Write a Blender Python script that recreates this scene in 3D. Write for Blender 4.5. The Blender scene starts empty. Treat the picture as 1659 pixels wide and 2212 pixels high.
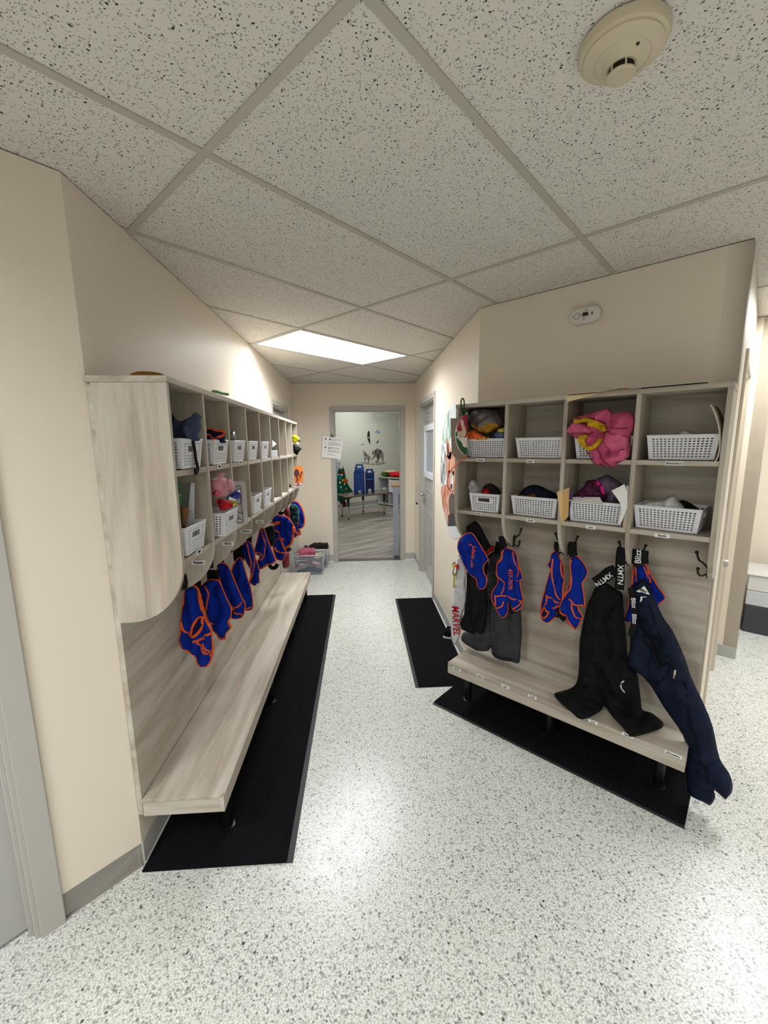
import bpy, bmesh, math, random
from mathutils import Vector, Matrix, noise
from mathutils.geometry import delaunay_2d_cdt
C = bpy.context.scene.collection
S = bpy.context.scene
# ------------------------------------------------------------------ camera
FPX, CH, CYAW, CPITCH, CROLL = 889.93, 1.5766, -0.0561, 0.1609, -0.0109
def _rot():
    cy, sy = math.cos(CYAW), math.sin(CYAW)
    R = Matrix(((cy, sy, 0), (0, 0, -1), (-sy, cy, 0)))
    c, s = math.cos(CPITCH), math.sin(CPITCH)
    R = Matrix(((1, 0, 0), (0, c, -s), (0, s, c))) @ R
    c, s = math.cos(CROLL), math.sin(CROLL)
    return Matrix(((c, -s, 0), (s, c, 0), (0, 0, 1))) @ R
CR = _rot(); CO = Vector((0, 0, CH))
cd = bpy.data.cameras.new('camera'); cam = bpy.data.objects.new('camera', cd); C.objects.link(cam)
cd.sensor_fit = 'HORIZONTAL'; cd.sensor_width = 36; cd.lens = FPX / 1659 * 36; cd.clip_start = .02; cd.clip_end = 60
M3 = Matrix((CR[0], -CR[1], -CR[2])).transposed()
cam.matrix_world = Matrix.Translation(CO) @ M3.to_4x4()
S.camera = cam
S.view_settings.view_transform = 'Standard'; S.view_settings.look = 'None'
S.view_settings.gamma = 1; S.view_settings.exposure = 1.33; S.view_settings.use_curve_mapping = False
w = bpy.data.worlds.new('world'); S.world = w; w.use_nodes = True
w.node_tree.nodes['Background'].inputs[0].default_value = (.9, .95, 1, 1)
w.node_tree.nodes['Background'].inputs[1].default_value = .3
PANEL_POWER = 9.0; LAMP_W = 17.0; LAMP_SPREAD = 158
# ceiling light panels: (cell a, cell b, strength factor); those around the viewer are unseen, added as fill
PANELS = [(3, 1, .86), (-2, 2, .68), (-3, -2, .82), (0, -2, .86), (-6, -1, .8), (-5, 1, .6)]
H = 2.371
XL, XR, YE = -.855, .729, 5.524
R0 = Vector((XR, 2.569, 0)); BE = -.7925
E1 = Vector((math.cos(BE), math.sin(BE), 0)); N1 = Vector((E1.y, -E1.x, 0))
UP = Vector((0, 0, 1))
# ------------------------------------------------------------------ rays
def _ray(x, y): return CR.transposed() @ Vector(((x - 829.5) / FPX, (y - 1106) / FPX, 1))
def _hit(x, y, P, N):
    r = _ray(x, y); return CO + r * ((P - CO).dot(N) / r.dot(N))
def hx(x, y, v): return _hit(x, y, Vector((v, 0, 0)), Vector((1, 0, 0)))
def hy(x, y, v): return _hit(x, y, Vector((0, v, 0)), Vector((0, 1, 0)))
def hz(x, y, v): return _hit(x, y, Vector((0, 0, v)), UP)
def hu(x, y, off): return _hit(x, y, R0 + N1 * off, N1)
# ------------------------------------------------------------------ materials
def srgb(c): return tuple(((v / 255) / 12.92 if v / 255 <= .04045 else ((v / 255 + .055) / 1.055) ** 2.4) for v in c) + (1,)
MATS = {}
def mat(name, col, rough=.6, metal=0., spec=.5, noise_amt=0., nscale=30, bump=0., bscale=200, emit=None, estr=0, alpha=1, coat=0, trans=0, sheen=0):
    if name in MATS: return MATS[name]
    if rough >= .65 and spec == .5: spec = .15
    m = bpy.data.materials.new(name); m.use_nodes = True; nt = m.node_tree; b = nt.nodes['Principled BSDF']
    c = srgb(col); b.inputs['Base Color'].default_value = c; b.inputs['Roughness'].default_value = rough
    b.inputs['Metallic'].default_value = metal; b.inputs['Specular IOR Level'].default_value = spec
    b.inputs['Coat Weight'].default_value = coat; b.inputs['Transmission Weight'].default_value = trans
    b.inputs['Sheen Weight'].default_value = sheen
    tc = nt.nodes.new('ShaderNodeTexCoord')
    if noise_amt:
        n = nt.nodes.new('ShaderNodeTexNoise'); n.inputs['Scale'].default_value = nscale; n.inputs['Detail'].default_value = 4
        nt.links.new(tc.outputs['Object'], n.inputs['Vector'])
        r = nt.nodes.new('ShaderNodeValToRGB'); r.color_ramp.elements[0].position = .3; r.color_ramp.elements[1].position = .7
        r.color_ramp.elements[0].color = tuple(v * (1 - noise_amt) for v in c[:3]) + (1,)
        r.color_ramp.elements[1].color = tuple(min(1, v * (1 + noise_amt)) for v in c[:3]) + (1,)
        nt.links.new(n.outputs['Fac'], r.inputs[0]); nt.links.new(r.outputs[0], b.inputs['Base Color'])
    if bump:
        n2 = nt.nodes.new('ShaderNodeTexNoise'); n2.inputs['Scale'].default_value = bscale; n2.inputs['Detail'].default_value = 3
        nt.links.new(tc.outputs['Object'], n2.inputs['Vector'])
        bp = nt.nodes.new('ShaderNodeBump'); bp.inputs['Strength'].default_value = bump; bp.inputs['Distance'].default_value = .002
        nt.links.new(n2.outputs['Fac'], bp.inputs['Height']); nt.links.new(bp.outputs[0], b.inputs['Normal'])
    if emit: b.inputs['Emission Color'].default_value = srgb(emit); b.inputs['Emission Strength'].default_value = estr
    if alpha < 1: b.inputs['Alpha'].default_value = alpha
    MATS[name] = m; return m
def ramp(nt, src, stops):
    r = nt.nodes.new('ShaderNodeValToRGB'); els = r.color_ramp.elements
    while len(els) < len(stops): els.new(.5)
    for e, (p, c) in zip(els, stops): e.position = p; e.color = c if len(c) == 4 else srgb(c)
    nt.links.new(src, r.inputs[0]); return r
def mathn(nt, op, a, b=None, c=None):
    n = nt.nodes.new('ShaderNodeMath'); n.operation = op
    for i, v in enumerate((a, b, c)):
        if v is None: continue
        if isinstance(v, (int, float)): n.inputs[i].default_value = v
        else: nt.links.new(v, n.inputs[i])
    return n.outputs[0]
def mixc(nt, f, a, b, mode='MIX'):
    n = nt.nodes.new('ShaderNodeMix'); n.data_type = 'RGBA'; n.blend_type = mode
    for k, v in ((0, f), (6, a), (7, b)):
        if isinstance(v, (int, float)): n.inputs[k].default_value = v
        elif isinstance(v, tuple): n.inputs[k].default_value = v
        else: nt.links.new(v, n.inputs[k])
    return n.outputs[2]
def laminate(name, axis, base=(185, 177, 163), seed=0):
    """light ash laminate, grain running along axis (0 x, 1 y, 2 z) of object space"""
    m = bpy.data.materials.new(name); m.use_nodes = True; nt = m.node_tree; b = nt.nodes['Principled BSDF']
    tc = nt.nodes.new('ShaderNodeTexCoord'); mp = nt.nodes.new('ShaderNodeMapping')
    sc = [9, 9, 9]; sc[axis] = .9; mp.inputs['Scale'].default_value = sc; mp.inputs['Location'].default_value = (seed, seed * 2.3, seed * .7)
    nt.links.new(tc.outputs['Object'], mp.inputs['Vector'])
    n = nt.nodes.new('ShaderNodeTexNoise'); n.inputs['Scale'].default_value = 1.3; n.inputs['Detail'].default_value = 5; n.inputs['Roughness'].default_value = .55; n.inputs['Distortion'].default_value = .6
    nt.links.new(mp.outputs[0], n.inputs['Vector'])
    d = tuple(int(v * .80) for v in base); l = tuple(min(255, int(v * 1.10)) for v in base); pk = (int(base[0] * .94), int(base[1] * .905), int(base[2] * .88))
    r = ramp(nt, n.outputs['Fac'], [(.28, d), (.42, pk), (.52, base), (.72, l)])
    mp2 = nt.nodes.new('ShaderNodeMapping'); sc2 = [260, 260, 260]; sc2[axis] = 9; mp2.inputs['Scale'].default_value = sc2
    nt.links.new(tc.outputs['Object'], mp2.inputs['Vector'])
    n2 = nt.nodes.new('ShaderNodeTexNoise'); n2.inputs['Scale'].default_value = 1; n2.inputs['Detail'].default_value = 2; nt.links.new(mp2.outputs[0], n2.inputs['Vector'])
    r2 = ramp(nt, n2.outputs['Fac'], [(.3, (.86, .86, .86, 1)), (.6, (1, 1, 1, 1))])
    nt.links.new(mixc(nt, .55, r.outputs[0], r2.outputs[0], 'MULTIPLY'), b.inputs['Base Color'])
    b.inputs['Roughness'].default_value = .5; b.inputs['Specular IOR Level'].default_value = .35
    bp = nt.nodes.new('ShaderNodeBump'); bp.inputs['Strength'].default_value = .12; bp.inputs['Distance'].default_value = .001
    nt.links.new(n2.outputs['Fac'], bp.inputs['Height']); nt.links.new(bp.outputs[0], b.inputs['Normal'])
    MATS[name] = m; return m
def floor_mat():
    m = bpy.data.materials.new('speckled_vinyl'); m.use_nodes = True; nt = m.node_tree; b = nt.nodes['Principled BSDF']
    tc = nt.nodes.new('ShaderNodeTexCoord'); co = tc.outputs['Object']
    wn = nt.nodes.new('ShaderNodeTexNoise'); wn.inputs['Scale'].default_value = 130; wn.inputs['Detail'].default_value = 2
    nt.links.new(co, wn.inputs['Vector'])
    wv = nt.nodes.new('ShaderNodeVectorMath'); wv.operation = 'SCALE'; wv.inputs[3].default_value = .008; nt.links.new(wn.outputs['Color'], wv.inputs[0])
    av = nt.nodes.new('ShaderNodeVectorMath'); av.operation = 'ADD'; nt.links.new(co, av.inputs[0]); nt.links.new(wv.outputs[0], av.inputs[1])
    def vor(scale, thr, soft=.08, keep=.5):
        v = nt.nodes.new('ShaderNodeTexVoronoi'); v.inputs['Scale'].default_value = scale; nt.links.new(av.outputs[0], v.inputs['Vector'])
        sp = nt.nodes.new('ShaderNodeSeparateColor'); nt.links.new(v.outputs['Color'], sp.inputs[0])
        t = mathn(nt, 'MULTIPLY', sp.outputs[0], thr)
        f = mathn(nt, 'LESS_THAN', v.outputs['Distance'], t)
        k = mathn(nt, 'LESS_THAN', sp.outputs[1], keep)
        return mathn(nt, 'MULTIPLY', f, k)
    n = nt.nodes.new('ShaderNodeTexNoise'); n.inputs['Scale'].default_value = 170; n.inputs['Detail'].default_value = 3; nt.links.new(co, n.inputs['Vector'])
    base = ramp(nt, n.outputs['Fac'], [(.36, (172, 172, 166)), (.5, (208, 208, 201)), (.66, (226, 226, 219))]).outputs[0]
    c = mixc(nt, mathn(nt, 'MULTIPLY', vor(150, .7, keep=.6), .6), base, srgb((128, 128, 122)))
    c = mixc(nt, mathn(nt, 'MULTIPLY', vor(105, .55, keep=.35), .7), c, srgb((92, 90, 84)))
    c = mixc(nt, mathn(nt, 'MULTIPLY', vor(70, .34, keep=.14), .9), c, srgb((48, 46, 43)))
    nt.links.new(c, b.inputs['Base Color'])
    b.inputs['Roughness'].default_value = .27; b.inputs['Specular IOR Level'].default_value = .55
    n3 = nt.nodes.new('ShaderNodeTexNoise'); n3.inputs['Scale'].default_value = 14; n3.inputs['Detail'].default_value = 3; nt.links.new(co, n3.inputs['Vector'])
    rr = nt.nodes.new('ShaderNodeMapRange'); rr.inputs[3].default_value = .22; rr.inputs[4].default_value = .36; nt.links.new(n3.outputs['Fac'], rr.inputs[0]); nt.links.new(rr.outputs[0], b.inputs['Roughness'])
    return m
def tile_mat():
    m = bpy.data.materials.new('fissured_ceiling_tile'); m.use_nodes = True; nt = m.node_tree; b = nt.nodes['Principled BSDF']
    tc = nt.nodes.new('ShaderNodeTexCoord'); co = tc.outputs['Object']
    wn = nt.nodes.new('ShaderNodeTexNoise'); wn.inputs['Scale'].default_value = 60; nt.links.new(co, wn.inputs['Vector'])
    wv = nt.nodes.new('ShaderNodeVectorMath'); wv.operation = 'SCALE'; wv.inputs[3].default_value = .012; nt.links.new(wn.outputs['Color'], wv.inputs[0])
    av = nt.nodes.new('ShaderNodeVectorMath'); av.operation = 'ADD'; nt.links.new(co, av.inputs[0]); nt.links.new(wv.outputs[0], av.inputs[1])
    def vor(scale, thr, keep):
        v = nt.nodes.new('ShaderNodeTexVoronoi'); v.inputs['Scale'].default_value = scale; nt.links.new(av.outputs[0], v.inputs['Vector'])
        sp = nt.nodes.new('ShaderNodeSeparateColor'); nt.links.new(v.outputs['Color'], sp.inputs[0])
        t = mathn(nt, 'MULTIPLY', sp.outputs[0], thr); f = mathn(nt, 'LESS_THAN', v.outputs['Distance'], t)
        return mathn(nt, 'MULTIPLY', f, mathn(nt, 'LESS_THAN', sp.outputs[1], keep))
    a1 = vor(200, .5, .75); a2 = vor(110, .3, .72)
    holes = mathn(nt, 'MAXIMUM', mathn(nt, 'MULTIPLY', a1, .55), a2)
    c = mixc(nt, holes, srgb((214, 209, 201)), srgb((70, 64, 58)))
    nt.links.new(c, b.inputs['Base Color']); b.inputs['Roughness'].default_value = .95; b.inputs['Specular IOR Level'].default_value = .1
    bp = nt.nodes.new('ShaderNodeBump'); bp.invert = True; bp.inputs['Strength'].default_value = .5; bp.inputs['Distance'].default_value = .002
    nt.links.new(holes, bp.inputs['Height']); nt.links.new(bp.outputs[0], b.inputs['Normal'])
    return m
def mat_carpet(name, axis):
    m = bpy.data.materials.new(name); m.use_nodes = True; nt = m.node_tree; b = nt.nodes['Principled BSDF']
    tc = nt.nodes.new('ShaderNodeTexCoord'); wv = nt.nodes.new('ShaderNodeTexWave'); wv.bands_direction = 'XYZ'[axis]; wv.inputs['Scale'].default_value = 30
    wv.inputs['Distortion'].default_value = .3; nt.links.new(tc.outputs['Object'], wv.inputs['Vector'])
    n = nt.nodes.new('ShaderNodeTexNoise'); n.inputs['Scale'].default_value = 350; nt.links.new(tc.outputs['Object'], n.inputs['Vector'])
    hgt = mathn(nt, 'ADD', wv.outputs['Fac'], mathn(nt, 'MULTIPLY', n.outputs['Fac'], .8))
    r = ramp(nt, hgt, [(.3, (6, 6, 7)), (1.3, (22, 22, 25))]); nt.links.new(r.outputs[0], b.inputs['Base Color'])
    b.inputs['Roughness'].default_value = 1; b.inputs['Specular IOR Level'].default_value = .1
    bp = nt.nodes.new('ShaderNodeBump'); bp.inputs['Strength'].default_value = .8; bp.inputs['Distance'].default_value = .004
    nt.links.new(hgt, bp.inputs['Height']); nt.links.new(bp.outputs[0], b.inputs['Normal']); return m
def plank_mat():
    m = bpy.data.materials.new('grey_plank_vinyl'); m.use_nodes = True; nt = m.node_tree; b = nt.nodes['Principled BSDF']
    tc = nt.nodes.new('ShaderNodeTexCoord'); mp = nt.nodes.new('ShaderNodeMapping'); mp.inputs['Rotation'].default_value = (0, 0, math.radians(-38)); nt.links.new(tc.outputs['Object'], mp.inputs['Vector'])
    mp2 = nt.nodes.new('ShaderNodeMapping'); mp2.inputs['Scale'].default_value = (1.1, 7, 1); nt.links.new(mp.outputs[0], mp2.inputs['Vector'])
    n = nt.nodes.new('ShaderNodeTexNoise'); n.inputs['Scale'].default_value = 1.2; n.inputs['Detail'].default_value = 5; nt.links.new(mp2.outputs[0], n.inputs['Vector'])
    r = ramp(nt, n.outputs['Fac'], [(.3, (118, 108, 100)), (.5, (158, 149, 140)), (.7, (184, 176, 168))])
    br = nt.nodes.new('ShaderNodeTexBrick'); br.inputs['Color1'].default_value = (1, 1, 1, 1); br.inputs['Color2'].default_value = (.86, .86, .86, 1); br.inputs['Mortar'].default_value = (.45, .45, .45, 1)
    br.inputs['Scale'].default_value = 1; br.inputs['Brick Width'].default_value = 1.2; br.inputs['Row Height'].default_value = .15; br.inputs['Mortar Size'].default_value = .002
    nt.links.new(mp.outputs[0], br.inputs['Vector'])
    nt.links.new(mixc(nt, 1., r.outputs[0], br.outputs['Color'], 'MULTIPLY'), b.inputs['Base Color']); b.inputs['Roughness'].default_value = .4; return m
def wall_mat():
    m = mat('cream_wall_paint', (224, 213, 195), .45, spec=.32, bump=.12, bscale=120); return m
WALL = wall_mat(); FLOOR = floor_mat(); TILE = tile_mat()
WZ = laminate('ash_laminate_vertical', 2); WY = laminate('ash_laminate_lengthwise', 1, seed=3); WX = laminate('ash_laminate_crosswise', 0, seed=5)
TRIM = mat('grey_door_paint', (176, 172, 165), .4, spec=.45)
LEAF = mat('grey_door_leaf', (170, 168, 164), .4)
BASEB = mat('grey_rubber_base', (176, 176, 171), .5, bump=.05)
CAULK = mat('pale_base_toe', (205, 203, 198), .5)
GRID = mat('ceiling_grid_paint', (178, 173, 160), .6)
BLK = mat('black_metal', (14, 13, 13), .35, metal=.2)
STEEL = mat('brushed_steel', (190, 186, 180), .28, metal=1.)
WHT = mat('white_plastic', (226, 226, 231), .45, spec=.4)
PAPER = mat('white_paper', (236, 235, 232), .8)
INK = mat('black_ink', (22, 21, 21), .7)
MANILA = mat('manila_paper', (222, 190, 138), .8)
BLUE = mat('blue_fleece', (8, 40, 140), .9, bump=.4, bscale=400, noise_amt=.2, nscale=14)
NVY = mat('navy_fleece_inside', (18, 24, 62), .95, bump=.4, bscale=400)
ORG = mat('orange_binding', (222, 92, 50), .8, bump=.2)
BKC = mat('black_cloth', (17, 17, 18), .8, bump=.35, bscale=120, noise_amt=.25, nscale=20)
# ------------------------------------------------------------------ mesh helpers
class MB:
    def __init__(s): s.bm = bmesh.new()
    def box(s, a, b, M=None):
        vs = [s.bm.verts.new((x, y, z)) for z in (a[2], b[2]) for y in (a[1], b[1]) for x in (a[0], b[0])]
        for f in ((0, 2, 3, 1), (4, 5, 7, 6), (0, 1, 5, 4), (1, 3, 7, 5), (3, 2, 6, 7), (2, 0, 4, 6)): s.bm.faces.new([vs[i] for i in f])
        if M: bmesh.ops.transform(s.bm, matrix=M, verts=vs)
        return s
    def hexa(s, p):
        vs = [s.bm.verts.new(q) for q in p]
        for f in ((0, 3, 2, 1), (4, 5, 6, 7), (0, 1, 5, 4), (1, 2, 6, 5), (2, 3, 7, 6), (3, 0, 4, 7)): s.bm.faces.new([vs[i] for i in f])
        return s
    def prism(s, poly, d):   # poly: 3D points, extruded by vector d
        d = Vector(d); a = [s.bm.verts.new(Vector(p)) for p in poly]; b = [s.bm.verts.new(Vector(p) + d) for p in poly]
        n = len(a); s.bm.faces.new(a[::-1]); s.bm.faces.new(b)
        for i in range(n): s.bm.faces.new((a[i], a[(i + 1) % n], b[(i + 1) % n], b[i]))
        return s
    def tube(s, path, r, seg=8, flat=None, closed=False):
        path = [Vector(p) for p in path]; rings = []; n = len(path); prev = None
        for i, p in enumerate(path):
            if closed: t = path[(i + 1) % n] - path[i - 1]
            else: t = path[min(i + 1, n - 1)] - path[max(i - 1, 0)]
            if t.length < 1e-9: t = Vector((0, 0, 1))
            t.normalize()
            if flat is not None: u = Vector(flat[i] if isinstance(flat, list) else flat)
            elif prev is None: u = Vector((0, 0, 1)) if abs(t.z) < .9 else Vector((1, 0, 0))
            else: u = prev
            u = u - t * u.dot(t)
            if u.length < 1e-6: u = t.orthogonal()
            u.normalize(); v = t.cross(u); prev = u
            rr = r[i] if isinstance(r, list) else r
            ra, rb = rr if isinstance(rr, tuple) else (rr, rr)
            rings.append([s.bm.verts.new(p + u * ra * math.cos(2 * math.pi * k / seg) + v * rb * math.sin(2 * math.pi * k / seg)) for k in range(seg)])
        m = n if closed else n - 1
        for i in range(m):
            A, B = rings[i], rings[(i + 1) % n]
            for k in range(seg): s.bm.faces.new((A[k], A[(k + 1) % seg], B[(k + 1) % seg], B[k]))
        if not closed: s.bm.faces.new(rings[0][::-1]); s.bm.faces.new(rings[-1])
        return s
    def lathe(s, prof, c=(0, 0, 0), seg=40, M=None):
        c = Vector(c); vs = []; rings = []
        for r, z in prof:
            if r < 1e-6: v = s.bm.verts.new(c + Vector((0, 0, z))); rings.append([v]); vs.append(v)
            else:
                q = [s.bm.verts.new(c + Vector((r * math.cos(2 * math.pi * k / seg), r * math.sin(2 * math.pi * k / seg), z))) for k in range(seg)]; rings.append(q); vs += q
        for A, B in zip(rings, rings[1:]):
            for k in range(seg):
                a = A[k % len(A)], A[(k + 1) % len(A)]; b = B[(k + 1) % len(B)], B[k % len(B)]
                f = [a[0]] + ([a[1]] if len(A) > 1 else []) + ([b[0]] if len(B) > 1 else []) + [b[1]]
                if len(A) == 1: f = [A[0], B[(k + 1) % seg], B[k]]
                if len(B) == 1: f = [A[k], A[(k + 1) % seg], B[0]]
                s.bm.faces.new(f)
        if M: bmesh.ops.transform(s.bm, matrix=M, verts=vs)
        return s
    def ball(s, c, r, sc=(1, 1, 1), seg=14):
        bmesh.ops.create_uvsphere(s.bm, u_segments=seg, v_segments=max(6, seg // 2 + 2), radius=r, matrix=Matrix.Translation(c) @ Matrix.Diagonal((*sc, 1)))
        return s
    def build(s, name, m, parent=None, smooth=False, bevel=0, world=False, seg=2):
        bmesh.ops.recalc_face_normals(s.bm, faces=s.bm.faces)
        me = bpy.data.meshes.new(name); s.bm.to_mesh(me); s.bm.free()
        if smooth:
            for p in me.polygons: p.use_smooth = True
            if smooth != 'all':
                try: me.set_sharp_from_angle(angle=math.radians(40))
                except Exception: pass
        return link(name, me, m, parent, bevel, world, seg)
def link(name, me, m, parent=None, bevel=0, world=False, seg=2):
    me.materials.append(m)
    o = bpy.data.objects.new(name, me); C.objects.link(o)
    if parent is not None:
        o.parent = parent
        if world: o.matrix_parent_inverse = root_mx(parent).inverted()
    if bevel:
        b = o.modifiers.new('bevel', 'BEVEL'); b.width = bevel; b.segments = seg; b.limit_method = 'ANGLE'; b.angle_limit = .7
    return o
def root_mx(o):
    L = Matrix.Translation(o.location) @ o.rotation_euler.to_matrix().to_4x4()
    if o.parent is None: return L
    return root_mx(o.parent) @ o.matrix_parent_inverse @ L
def tag(o, label=None, cat=None, group=None, kind=None):
    if label: o['label'] = label
    if cat: o['category'] = cat
    if group: o['group'] = group
    if kind: o['kind'] = kind
    return o
def thing(name, label, cat, loc=(0, 0, 0), rz=0, group=None, kind=None):
    o = bpy.data.objects.new(name, None); C.objects.link(o); o.location = loc; o.rotation_euler = (0, 0, rz); o.empty_display_size = .05
    return tag(o, label, cat, group, kind)
def struct(o): o['kind'] = 'structure'; return o
def copy_tree(o, parent=None):
    c = o.copy(); C.objects.link(c)
    if parent is not None: c.parent = parent
    for ch in list(o.children): copy_tree(ch, c)
    return c
def text_mesh(txt, size, depth=.0006):
    cu = bpy.data.curves.new('lettering', 'FONT'); cu.body = txt; cu.size = size; cu.align_x = 'CENTER'; cu.align_y = 'CENTER'; cu.extrude = depth; cu.offset = size * .012
    cu.resolution_u = 3
    o = bpy.data.objects.new('tmp', cu); C.objects.link(o); dg = bpy.context.evaluated_depsgraph_get(); dg.update()
    me = bpy.data.meshes.new_from_object(o.evaluated_get(dg)); bpy.data.objects.remove(o); bpy.data.curves.remove(cu); return me
def lettering(txt, P, right, up, size, m, parent, name='lettering', sx=1., bold=0):
    me = text_mesh(txt, size); right = Vector(right).normalized(); up = Vector(up); up = (up - right * up.dot(right)).normalized(); nn = right.cross(up)
    X = Matrix((right * sx, up, nn)).transposed().to_4x4(); X.translation = Vector(P); me.transform(X)
    return link(name, me, m, parent, world=True)
def decal(name, poly, d, m, parent=None, world=True): return MB().prism(poly, d).build(name, m, parent, world=world and parent is not None)
# smooth closed / open curves through points
def smooth_pts(p, closed=True, sub=4):
    out = []; n = len(p)
    rng = range(n if closed else n - 1)
    for i in rng:
        if closed: a, b, c, d = p[(i - 1) % n], p[i], p[(i + 1) % n], p[(i + 2) % n]
        else: a, b, c, d = p[max(i - 1, 0)], p[i], p[i + 1], p[min(i + 2, n - 1)]
        for k in range(sub):
            t = k / sub
            out.append(tuple(.5 * ((2 * b[j]) + (-a[j] + c[j]) * t + (2 * a[j] - 5 * b[j] + 4 * c[j] - d[j]) * t * t + (-a[j] + 3 * b[j] - 3 * c[j] + d[j]) * t ** 3) for j in range(len(b))))
    if not closed: out.append(tuple(p[-1]))
    return out
def seg_dist(x, y, poly):
    best = 1e9; n = len(poly)
    for i in range(n):
        ax, ay = poly[i]; bx, by = poly[(i + 1) % n]; dx, dy = bx - ax, by - ay; L = dx * dx + dy * dy
        t = 0 if L == 0 else max(0, min(1, ((x - ax) * dx + (y - ay) * dy) / L)); d = (ax + dx * t - x) ** 2 + (ay + dy * t - y) ** 2
        if d < best: best = d
    return math.sqrt(best)
def inside(x, y, poly):
    r = False; n = len(poly); j = n - 1
    for i in range(n):
        if (poly[i][1] > y) != (poly[j][1] > y) and x < (poly[j][0] - poly[i][0]) * (y - poly[i][1]) / (poly[j][1] - poly[i][1]) + poly[i][0]: r = not r
        j = i
    return r
def cr(ox, oy, sc, pts): return [(ox + x / sc, oy + y / sc) for x, y in pts]
class Soft:
    """soft goods: an outline on a (possibly curved) hanging surface, filled, swollen and folded, with a front and a back"""
    def __init__(s, outline, surf, nrm, thick=.02, round_=.03, fold=.008, freq=90, wr=.006, seed=0, dirv=(1, 0), sub=3, sharp=False):
        s.out = list(outline) if sharp else smooth_pts(outline, True, sub); s.surf = surf; s.n = Vector(nrm).normalized(); s.t = thick; s.fold = fold; s.freq = freq; s.wr = wr; s.seed = seed; s.dir = dirv
        cx = sum(p[0] for p in s.out) / len(s.out); cy = sum(p[1] for p in s.out) / len(s.out)
        s.scale = ((surf(cx + 5, cy) - surf(cx - 5, cy)).length + (surf(cx, cy + 5) - surf(cx, cy - 5)).length) / 20; s.rd = round_
    def prof(s, x, y):
        d = seg_dist(x, y, s.out) * s.scale; return min(1, d / s.rd) if inside(x, y, s.out) else 0
    def disp(s, x, y, P=None):
        q = s.prof(x, y); e = math.sqrt(max(0, 1 - (1 - q) ** 2)); P = P or s.surf(x, y)
        u = (x * s.dir[0] + y * s.dir[1]) * s.scale; nz = noise.noise(Vector(P) * 7 + Vector((s.seed, 0, 0)))
        f = (2 * abs(math.sin(.5 * (u * s.freq + nz * 5 + s.seed))) - 1.27) * s.fold + (abs(noise.noise(Vector(P) * 15 + Vector((0, s.seed, 0)))) * 3.2 - .6 + abs(noise.noise(Vector(P) * 38 + Vector((s.seed, 0, 3)))) * 1.2) * s.wr * 1.5
        return e * (s.t + f)
    def front(s, x, y, lift=0):
        P = s.surf(x, y); return P + s.n * (s.disp(x, y, P) + lift)
    def build(s, name, m, parent=None, step=None):
        xs = [p[0] for p in s.out]; ys = [p[1] for p in s.out]
        step = step or max(1.2, min(.012 / s.scale, 9), max(max(xs) - min(xs), max(ys) - min(ys)) / 60)
        pts = [Vector(p) for p in s.out]; nb = len(pts); x = min(xs) + step / 2; k = 0
        while x < max(xs):
            y = min(ys) + (step / 2 if k % 2 else 0)
            while y < max(ys):
                if inside(x, y, s.out) and seg_dist(x, y, s.out) > step * .45: pts.append(Vector((x, y)))
                y += step
            x += step; k += 1
        V, _, F, OV, _, _ = delaunay_2d_cdt(pts, [], [list(range(nb))], 1, 1e-5)
        bm = bmesh.new(); fr = []; bk = []
        for v in V:
            P = s.surf(v.x, v.y); e = s.disp(v.x, v.y, P)
            a = bm.verts.new(P + s.n * e); fr.append(a)
            q = s.prof(v.x, v.y)
            bk.append(a if q < 1e-3 else bm.verts.new(P - s.n * (.35 * s.t * math.sqrt(max(0, 1 - (1 - q) ** 2)))))
        for f in F:
            try: bm.faces.new([fr[i] for i in f])
            except ValueError: pass
            try: bm.faces.new([bk[i] for i in f][::-1])
            except ValueError: pass
        bmesh.ops.recalc_face_normals(bm, faces=bm.faces)
        me = bpy.data.meshes.new(name); bm.to_mesh(me); bm.free()
        for p in me.polygons: p.use_smooth = True
        return link(name, me, m, parent, world=parent is not None)
    def trim(s, name, line, m, parent, w=.006, closed=False, sub=4, lift=.001):
        L = smooth_pts(line, closed, sub); path = [s.front(x, y, lift) for x, y in L]
        return MB().tube(path, (w * .45, w), 6, flat=s.n, closed=closed).build(name, m, parent, smooth='all', world=True)
def edge_trim(s, name, m, parent, w=.006, a=0, b=None):
    L = s.out[a:b] if b else s.out
    path = [s.surf(x, y) for x, y in L]
    return MB().tube(path, (w * .8, w), 6, flat=s.n, closed=b is None).build(name, m, parent, smooth='all', world=True)
# ------------------------------------------------------------------ structure
def frame(P, ex):      # local x along ex, local y = left of ex
    ex = Vector(ex).normalized(); ey = Vector((-ex.y, ex.x, 0)); M = Matrix((ex, ey, UP)).transposed().to_4x4(); M.translation = Vector(P); return M
def wall(name, P0, P1, th, openings=(), z1=H, m=WALL, z0=0):
    """wall from P0 to P1, solid on the left-hand side (th>0) or right-hand side (th<0)"""
    P0 = Vector(P0); P1 = Vector(P1); L = (P1 - P0).length; M = frame(P0, P1 - P0); mb = MB(); t = 0
    for a, b, zt in sorted(openings):
        if a > t: mb.box((t, 0, z0), (a, th, z1), M)
        mb.box((a, 0, zt), (b, th, z1), M); t = b
    if t < L: mb.box((t, 0, z0), (L, th, z1), M)
    o = mb.build(name, m); return struct(o)
def base(name, P0, P1, side=1, h=.1):
    P0 = Vector(P0); P1 = Vector(P1); L = (P1 - P0).length; M = frame(P0, P1 - P0)
    mb = MB(); mb.box((0, 0, 0), (L, .004 * side, h), M); o = struct(mb.build(name, BASEB, bevel=.0015))
    mb = MB(); pts = [(0, 0), (.013, 0), (.011, .004), (.005, .011), (0.004, .014), (0, .014)]
    mb.prism([M @ Vector((0, y * side, z)) for y, z in pts], M.to_3x3() @ Vector((L, 0, 0))); mb.build('base_toe', CAULK, o)
    return o
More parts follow.
